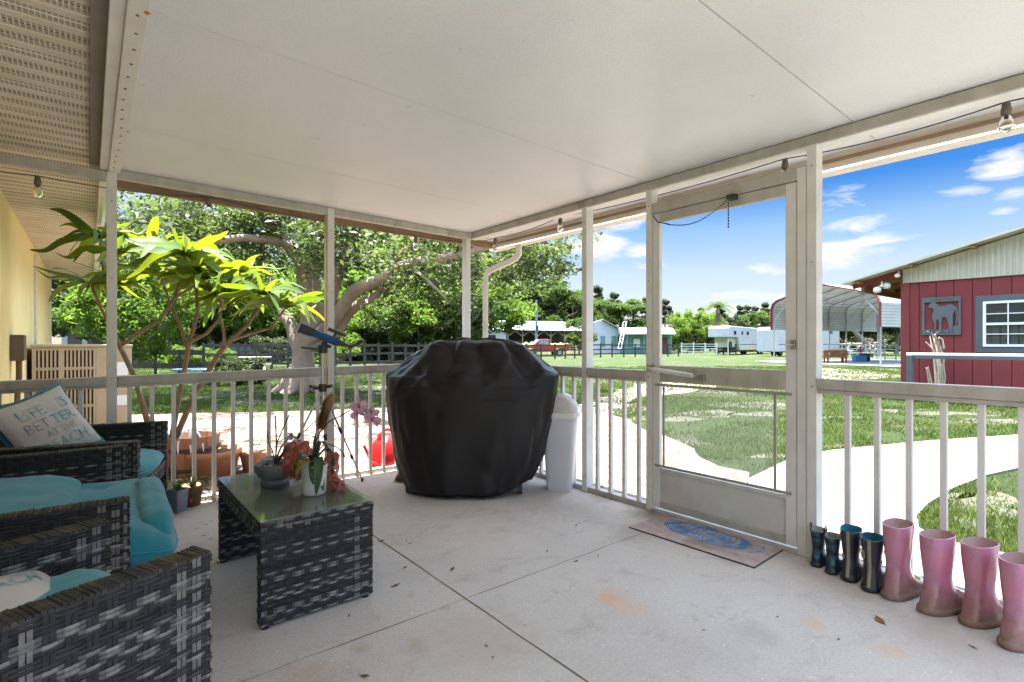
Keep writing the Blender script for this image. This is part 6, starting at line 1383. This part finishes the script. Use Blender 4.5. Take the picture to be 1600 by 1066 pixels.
# --- doormat
dm=thing('doormat','worn pinkish doormat with blue swirl print in front of the screen door','doormat',(2.7,1.75,0))
c1,c2,c3_,c4=gp(982,825),gp(1179,889),gp(1236,855),gp(1042,800)
ex1=(c2-c1); ex2=(c4-c1); Ld=ex1.length; Wd_=ex2.length; ux=ex1.normalized(); uy=Vector((-ux.y,ux.x,0)); 
if uy.dot(ex2)<0: uy=-uy
m=MB(); m.prism([c1,c1+ux*Ld,c1+ux*Ld+uy*Wd_,c1+uy*Wd_],(0,0,.007)); part('edge',m,M_dark,dm,.002)
M_mat,nt,b=nodes('mat_print'); v=tcoord(nt)
c=mix(nt,ramp(nt,noise_n(nt,v,9,7,.7),[(.35,0.),(.65,1.)]),(.50,.40,.37),(.36,.27,.24)); c=mix(nt,ramp(nt,noise_n(nt,v,3,6,.6),[(.5,0.),(.7,1.)]),c,(.22,.16,.13))
lk(nt,c,b.inputs['Base Color']); b.inputs['Roughness'].default_value=.9
m=MB(); m.prism([c1+ux*.004+uy*.004,c1+ux*(Ld-.004)+uy*.004,c1+ux*(Ld-.004)+uy*(Wd_-.004),c1+ux*.004+uy*(Wd_-.004)],(0,0,.0088)); part('print',m,M_mat,dm)
M_mb=MAT('mat_blue',(.06,.17,.36),(.30,.33,.38),16,.9,lo=.42,hi=.66); M_mw=MAT('mat_pale',(.60,.62,.66),(.2,.28,.42),20,.9,lo=.58,hi=.75)
mc=c1+ux*Ld*.47+uy*Wd_*.52
def MP(a,b_,z): return mc+ux*a+uy*b_+Vector((0,0,z))
def ring_band(m,rx0,rx1,k,z,t0,t1,sh=0,ry=.44):
    n_=40; vs=[]
    for i in range(n_+1):
        t=t0+(t1-t0)*i/n_; wob_=.006*math.sin(7*t+k); th_=math.sin(math.pi*i/n_)**.5
        ra=rx0; rb=rx0+(rx1-rx0)*th_
        vs+=[MP(math.cos(t)*ra+sh,math.sin(t)*ra*ry+wob_,z),MP(math.cos(t)*rb+sh,math.sin(t)*rb*ry+wob_,z)]
    m.add(vs,[(2*i,2*i+1,2*i+3,2*i+2) for i in range(n_)])
m=MB(); ring_band(m,.26,.17,1,.0105,2.2,5.6); ring_band(m,.29,.275,2,.0106,1.2,3.3,-.02); ring_band(m,.28,.20,3,.0104,-1.6,1.1,.02); ring_band(m,.25,.16,3,.0107,.5,2.6,.0)
vs=[MP(math.cos(t)*.20,math.sin(t)*.095,.0098) for t in [2*math.pi*i/36 for i in range(36)]]; m.add(vs,[tuple(range(36))])
ring_band(m,.33,.30,4,.0103,-.6,.5,.04); part('blue_swirl',m,M_mb,dm)
m=MB()
for s_,yy,sc in (("LIFE IS BETTER",.030,.060),("AT THE",-.020,.042),("LAKE",-.078,.058)):
    vs,fs=text_geo(s_,1.0,.2); m.add([MP(v_.x*sc*.92,yy+v_.y*sc,.0116) for v_ in vs],fs)
for k in range(5): ring_band(m,.185+.012*k,.188+.012*k,k,.0113,2.5+.2*k,3.6+.3*k)
part('lettering',m,M_mw,dm)
# --- boots
sl=[(.0,.085,.170,.045),(.006,.092,.180,.050),(.022,.094,.184,.052),(.030,.086,.176,.048),(.045,.080,.172,.047),(.062,.078,.155,.046),(.080,.074,.118,.045),(.10,.066,.080,.043),(.125,.060,.058,.042),(.16,.060,.050,.043),(.20,.065,.052,.048),(.25,.070,.058,.053),(.30,.073,.062,.057),(1,.073,.062,.057)]
def boot(label,base,h,mats,scale=1.0,ang=0,loops=False,group=None,sw=1.0,stripe=None):
    t=thing('rain_boot',label,'boot',tuple(base),ang,group)
    n=32; s=scale
    hs=h/s; 
    rows=[r for r in sl if r[0]<hs-.03]+[(hs-.012,.073,.062,.057),(hs,.073,.062,.057)]
    def ring(r,k=1.0,dz=0):
        z,bk,fr,hw=r; out=[]
        for i in range(n):
            a_=2*math.pi*i/n; ca,sa_=math.cos(a_),math.sin(a_); x=(fr if ca>0 else bk)*math.copysign(abs(ca)**.85,ca)*k; y=hw*math.copysign(abs(sa_)**.85,sa_)*k*sw
            w_=.003*noise.noise(Vector((x*30,y*30,z*14+base[0]*9)))
            out.append(t_m@Vector((x*s+w_,y*s+w_,max(0,z+dz)*s+ (.006*s*math.cos(a_) if z>hs-.02 else 0))))
        return out
    t_m=Matrix.Translation(Vector(base))@Matrix.Rotation(ang,4,'Z')
    m=MB(); fine=[]
    up_=[r for r in rows if r[0]>=.03]
    for a,b_ in zip(up_[:-1],up_[1:]):
        for k in range(3): f=k/3; fine.append(tuple(a[i]+(b_[i]-a[i])*f for i in range(4)))
    fine.append(up_[-1]); loft(m,[ring(r) for r in fine]+[ring(rows[-1],.93)]); up_o=part('upper',m,mats[0],t)
    m=MB(); loft(m,[ring(r,1.03 if r[0]<.03 else 1.0) for r in rows if r[0]<=.030],True,True); part('sole',m,mats[1],t)
    m=MB(); low=[r for r in rows if r[0]>.04]; loft(m,[ring(r,.925) for r in low],True,False); part('lining',m,mats[2],t)
    if loops:
        for sg in (-1,1):
            m=MB(); m.tube([t_m@Vector((x*s,sg*y*s,z*s)) for x,y,z in ((-.025,.056,hs-.02),(-.028,.058,hs+.03),(-.01,.060,hs+.045),(.012,.060,hs+.03),(.012,.057,hs-.02))],.005*s,6,flat=.5); part('pull_loop',m,mats[1],t)
    if stripe:
        m=MB(); pts=[t_m@Vector((-r[1]*s-.003,0,r[0]*s)) for r in fine]
        vs=[]
        for p in pts: vs+=[p+t_m.to_3x3()@Vector((0,-.009*s,0)),p+t_m.to_3x3()@Vector((-.0015,0,0)),p+t_m.to_3x3()@Vector((0,.009*s,0))]
        m.add(vs,[f for i in range(len(pts)-1) for f in ((3*i,3*i+1,3*i+4,3*i+3),(3*i+1,3*i+2,3*i+5,3*i+4))]); part('rear_stripe',m,stripe,t)
    return t,t_m,s,hs
M_pk,nt,b=nodes('pink_rubber'); v=tcoord(nt); sp_=nt.nodes.new('ShaderNodeSeparateXYZ'); lk(nt,v,sp_.inputs[0])
c=mix(nt,ramp(nt,noise_n(nt,v,6,5),[(.35,0.),(.65,1.)]),(.58,.20,.27),(.50,.22,.36))
dz=mth(nt,'ADD',mth(nt,'MULTIPLY',sp_.outputs[2],-4.6),mth(nt,'MULTIPLY',noise_n(nt,v,9,7,.7),1.7)); c=mix(nt,ramp(nt,dz,[(-.0,0.),(.62,1.)]),c,(.27,.155,.125))
c=mix(nt,ramp(nt,noise_n(nt,tcoord(nt,(1,1,.3)),30,6,.7),[(.60,0.),(.72,1.)]),c,(.34,.17,.14))
lk(nt,c,b.inputs['Base Color']); b.inputs['Roughness'].default_value=.16; b.inputs['Coat Weight'].default_value=.7; b.inputs['Coat Roughness'].default_value=.06; b.inputs['Subsurface Weight'].default_value=.35; b.inputs['Subsurface Scale'].default_value=.03
M_pks=MAT('pink_sole',(.26,.16,.13),(.20,.12,.10),14,.7); M_pkl=MAT('pink_lining',(.60,.38,.36),(.5,.33,.3),6,.7)
M_nv=MAT('navy_pattern',(.012,.016,.028),(.03,.11,.15),24,.35,lo=.50,hi=.60); M_nvs=MAT('black_rubber',(.012,.012,.014),None,9,.45); M_gl=MAT('grey_lining',(.38,.36,.35),None,9,.9)
M_sk=MAT('dark_print_rubber',(.02,.02,.026),(.03,.03,.04),9,.3); M_bl=MAT('blue_lining',(.02,.20,.30),None,9,.6); M_gold=MAT('pale_stripe',(.30,.26,.16),None,9,.6); M_skp=MAT('bone_print',(.42,.33,.22),(.25,.2,.14),40,.6)
gB_='rain boots lined up along the right wall'
def gx(px,py): q=gp(px,py); return (q.x,q.y,0)
bl_=[('small dark navy patterned boot with pull loops, nearest the door jamb',(1279,882),.185,.62,True,0),('small navy patterned boot with pull loops, second from the door',(1301,893),.185,.62,True,0),
 ('dark printed child boot with blue lining, left of its pair',(1330,903),.245,.80,False,1),('dark printed child boot with blue lining, touching the first pink boot',(1363,919),.245,.80,False,1)]
for lb_,(px,py),h_,s_,lp,ty in bl_:
    q=gx(px,py); q=(q[0],q[1],0)
    t,tm,s__,hs=boot(lb_,q,h_,(M_nv,M_nvs,M_gl) if ty==0 else (M_sk,M_nvs,M_bl),s_,math.radians(random.uniform(-12,8)),lp,gB_,sw=1.0,stripe=None if ty==0 else M_gold)
    if ty==1:
        # little bone and skull shapes printed on the shaft
        m=MB()
        for i in range(22):
            a_=2.2+i*.62+random.uniform(-.2,.2); z=random.uniform(.1,.9)*hs
            if z<.12 or abs((a_%6.283)-3.14)<.55: continue
            m=MB()
            r_=.0665; 
            rw_=min(sl,key=lambda r:abs(r[0]-z)); fr_=(rw_[2] if math.cos(a_)>0 else rw_[1]); cc=Vector((math.copysign(abs(math.cos(a_))**.85,math.cos(a_))*fr_,math.copysign(abs(math.sin(a_))**.85,math.sin(a_))*rw_[3],z)); tt=Vector((-math.sin(a_),math.cos(a_),0)); nn=Vector((math.cos(a_),math.sin(a_),0)); w_=random.uniform(.011,.019); sk_=i%3
            sc_h=1.0 if sk_ else 1.6
            pts=[]
            for k in range(12):
                b_=2*math.pi*k/12; rad=w_*(1+.35*math.cos(2*b_)*(sk_==1)+.2*math.cos(3*b_)*(sk_==2)); pts.append(tm@((cc+tt*rad*math.cos(b_)+Vector((0,0,rad*sc_h*math.sin(b_)))+nn*.004)*s__))
            m.add(pts,[tuple(range(12))]); part('printed_motif',m,M_skp,t)
for lb_,(px,py),an in (('glossy pink boot, first of the four and next to the dark boots',(1404,931),-14),('glossy pink boot, second of the four, its toe dusty grey',(1466,955),-26),('glossy pink boot, third of the four, by the second last baluster',(1532,973),-24),('glossy pink boot cut by the right edge of the photo',(1594,1008),-20)):
    boot(lb_,gx(px,py),.335,(M_pk,M_pks,M_pkl),1.0,math.radians(an),False,gB_,sw=.95)
# --- litter on the floor
M_dl=MAT('dead_leaf',(.20,.085,.035),(.13,.06,.03),30,.8); LP=[(707,890,.02),(633,887,.016),(618,916,.022),(855,862,.014),(1375,971,.03),(545,963,.012),(240,860,.02),(258,868,.018),(242,892,.012),(330,842,.013),(318,838,.014),(635,845,.012),(640,850,.012),(570,1058,.02),(900,878,.016),(935,869,.012),(770,1028,.010),(820,978,.009),(1520,1012,.016),(343,880,.02),(700,845,.008),(322,820,.014),(308,826,.012),(330,815,.011),(596,846,.02),(760,1010,.01),(980,925,.008),(1075,868,.009),(1100,985,.008),(1215,965,.012),(1310,1000,.01),(900,822,.012),(905,818,.01),(945,795,.008)]
l0=None
for i,(px,py,s_) in enumerate(LP):
    q=gp(px,py)
    if l0 is None:
        m=MB(); n_=7; vs=[]
        for k in range(n_+1): t=k/n_; vs+=[(t-.5,-.28*math.sin(math.pi*t),.12+.25*t*t),((t-.5),0,.04+.2*t*t),((t-.5),.28*math.sin(math.pi*t),.14+.25*t*t)]
        m.add(vs,[f for k in range(n_) for f in ((3*k,3*k+1,3*k+4,3*k+3),(3*k+1,3*k+2,3*k+5,3*k+4))],.5,True); m.tube([(-.5,0,.1),(-.7,.05,.1)],.02,4)
        l0=link('fallen_leaf',m.mesh('fallen_leaf'),M_dl); o=l0
    else: o=l0.copy(); COL.objects.link(o)
    o.location=(q.x,q.y,.0008); o.scale=(s_*1.9,s_*random.uniform(.9,1.8),s_); o.rotation_euler=(0,0,random.uniform(0,6.28))
    o['label']='small brown dead leaf lying on the concrete floor'; o['category']='leaf'; o['group']='dead leaves on the porch floor'
# remove any unused prototypes
for pr_ in (protoA,protoB,protoC,protoP,protoS,protoD):
    if pr_.name not in used:
        for ch in list(pr_.children): bpy.data.objects.remove(ch)
        bpy.data.objects.remove(pr_)
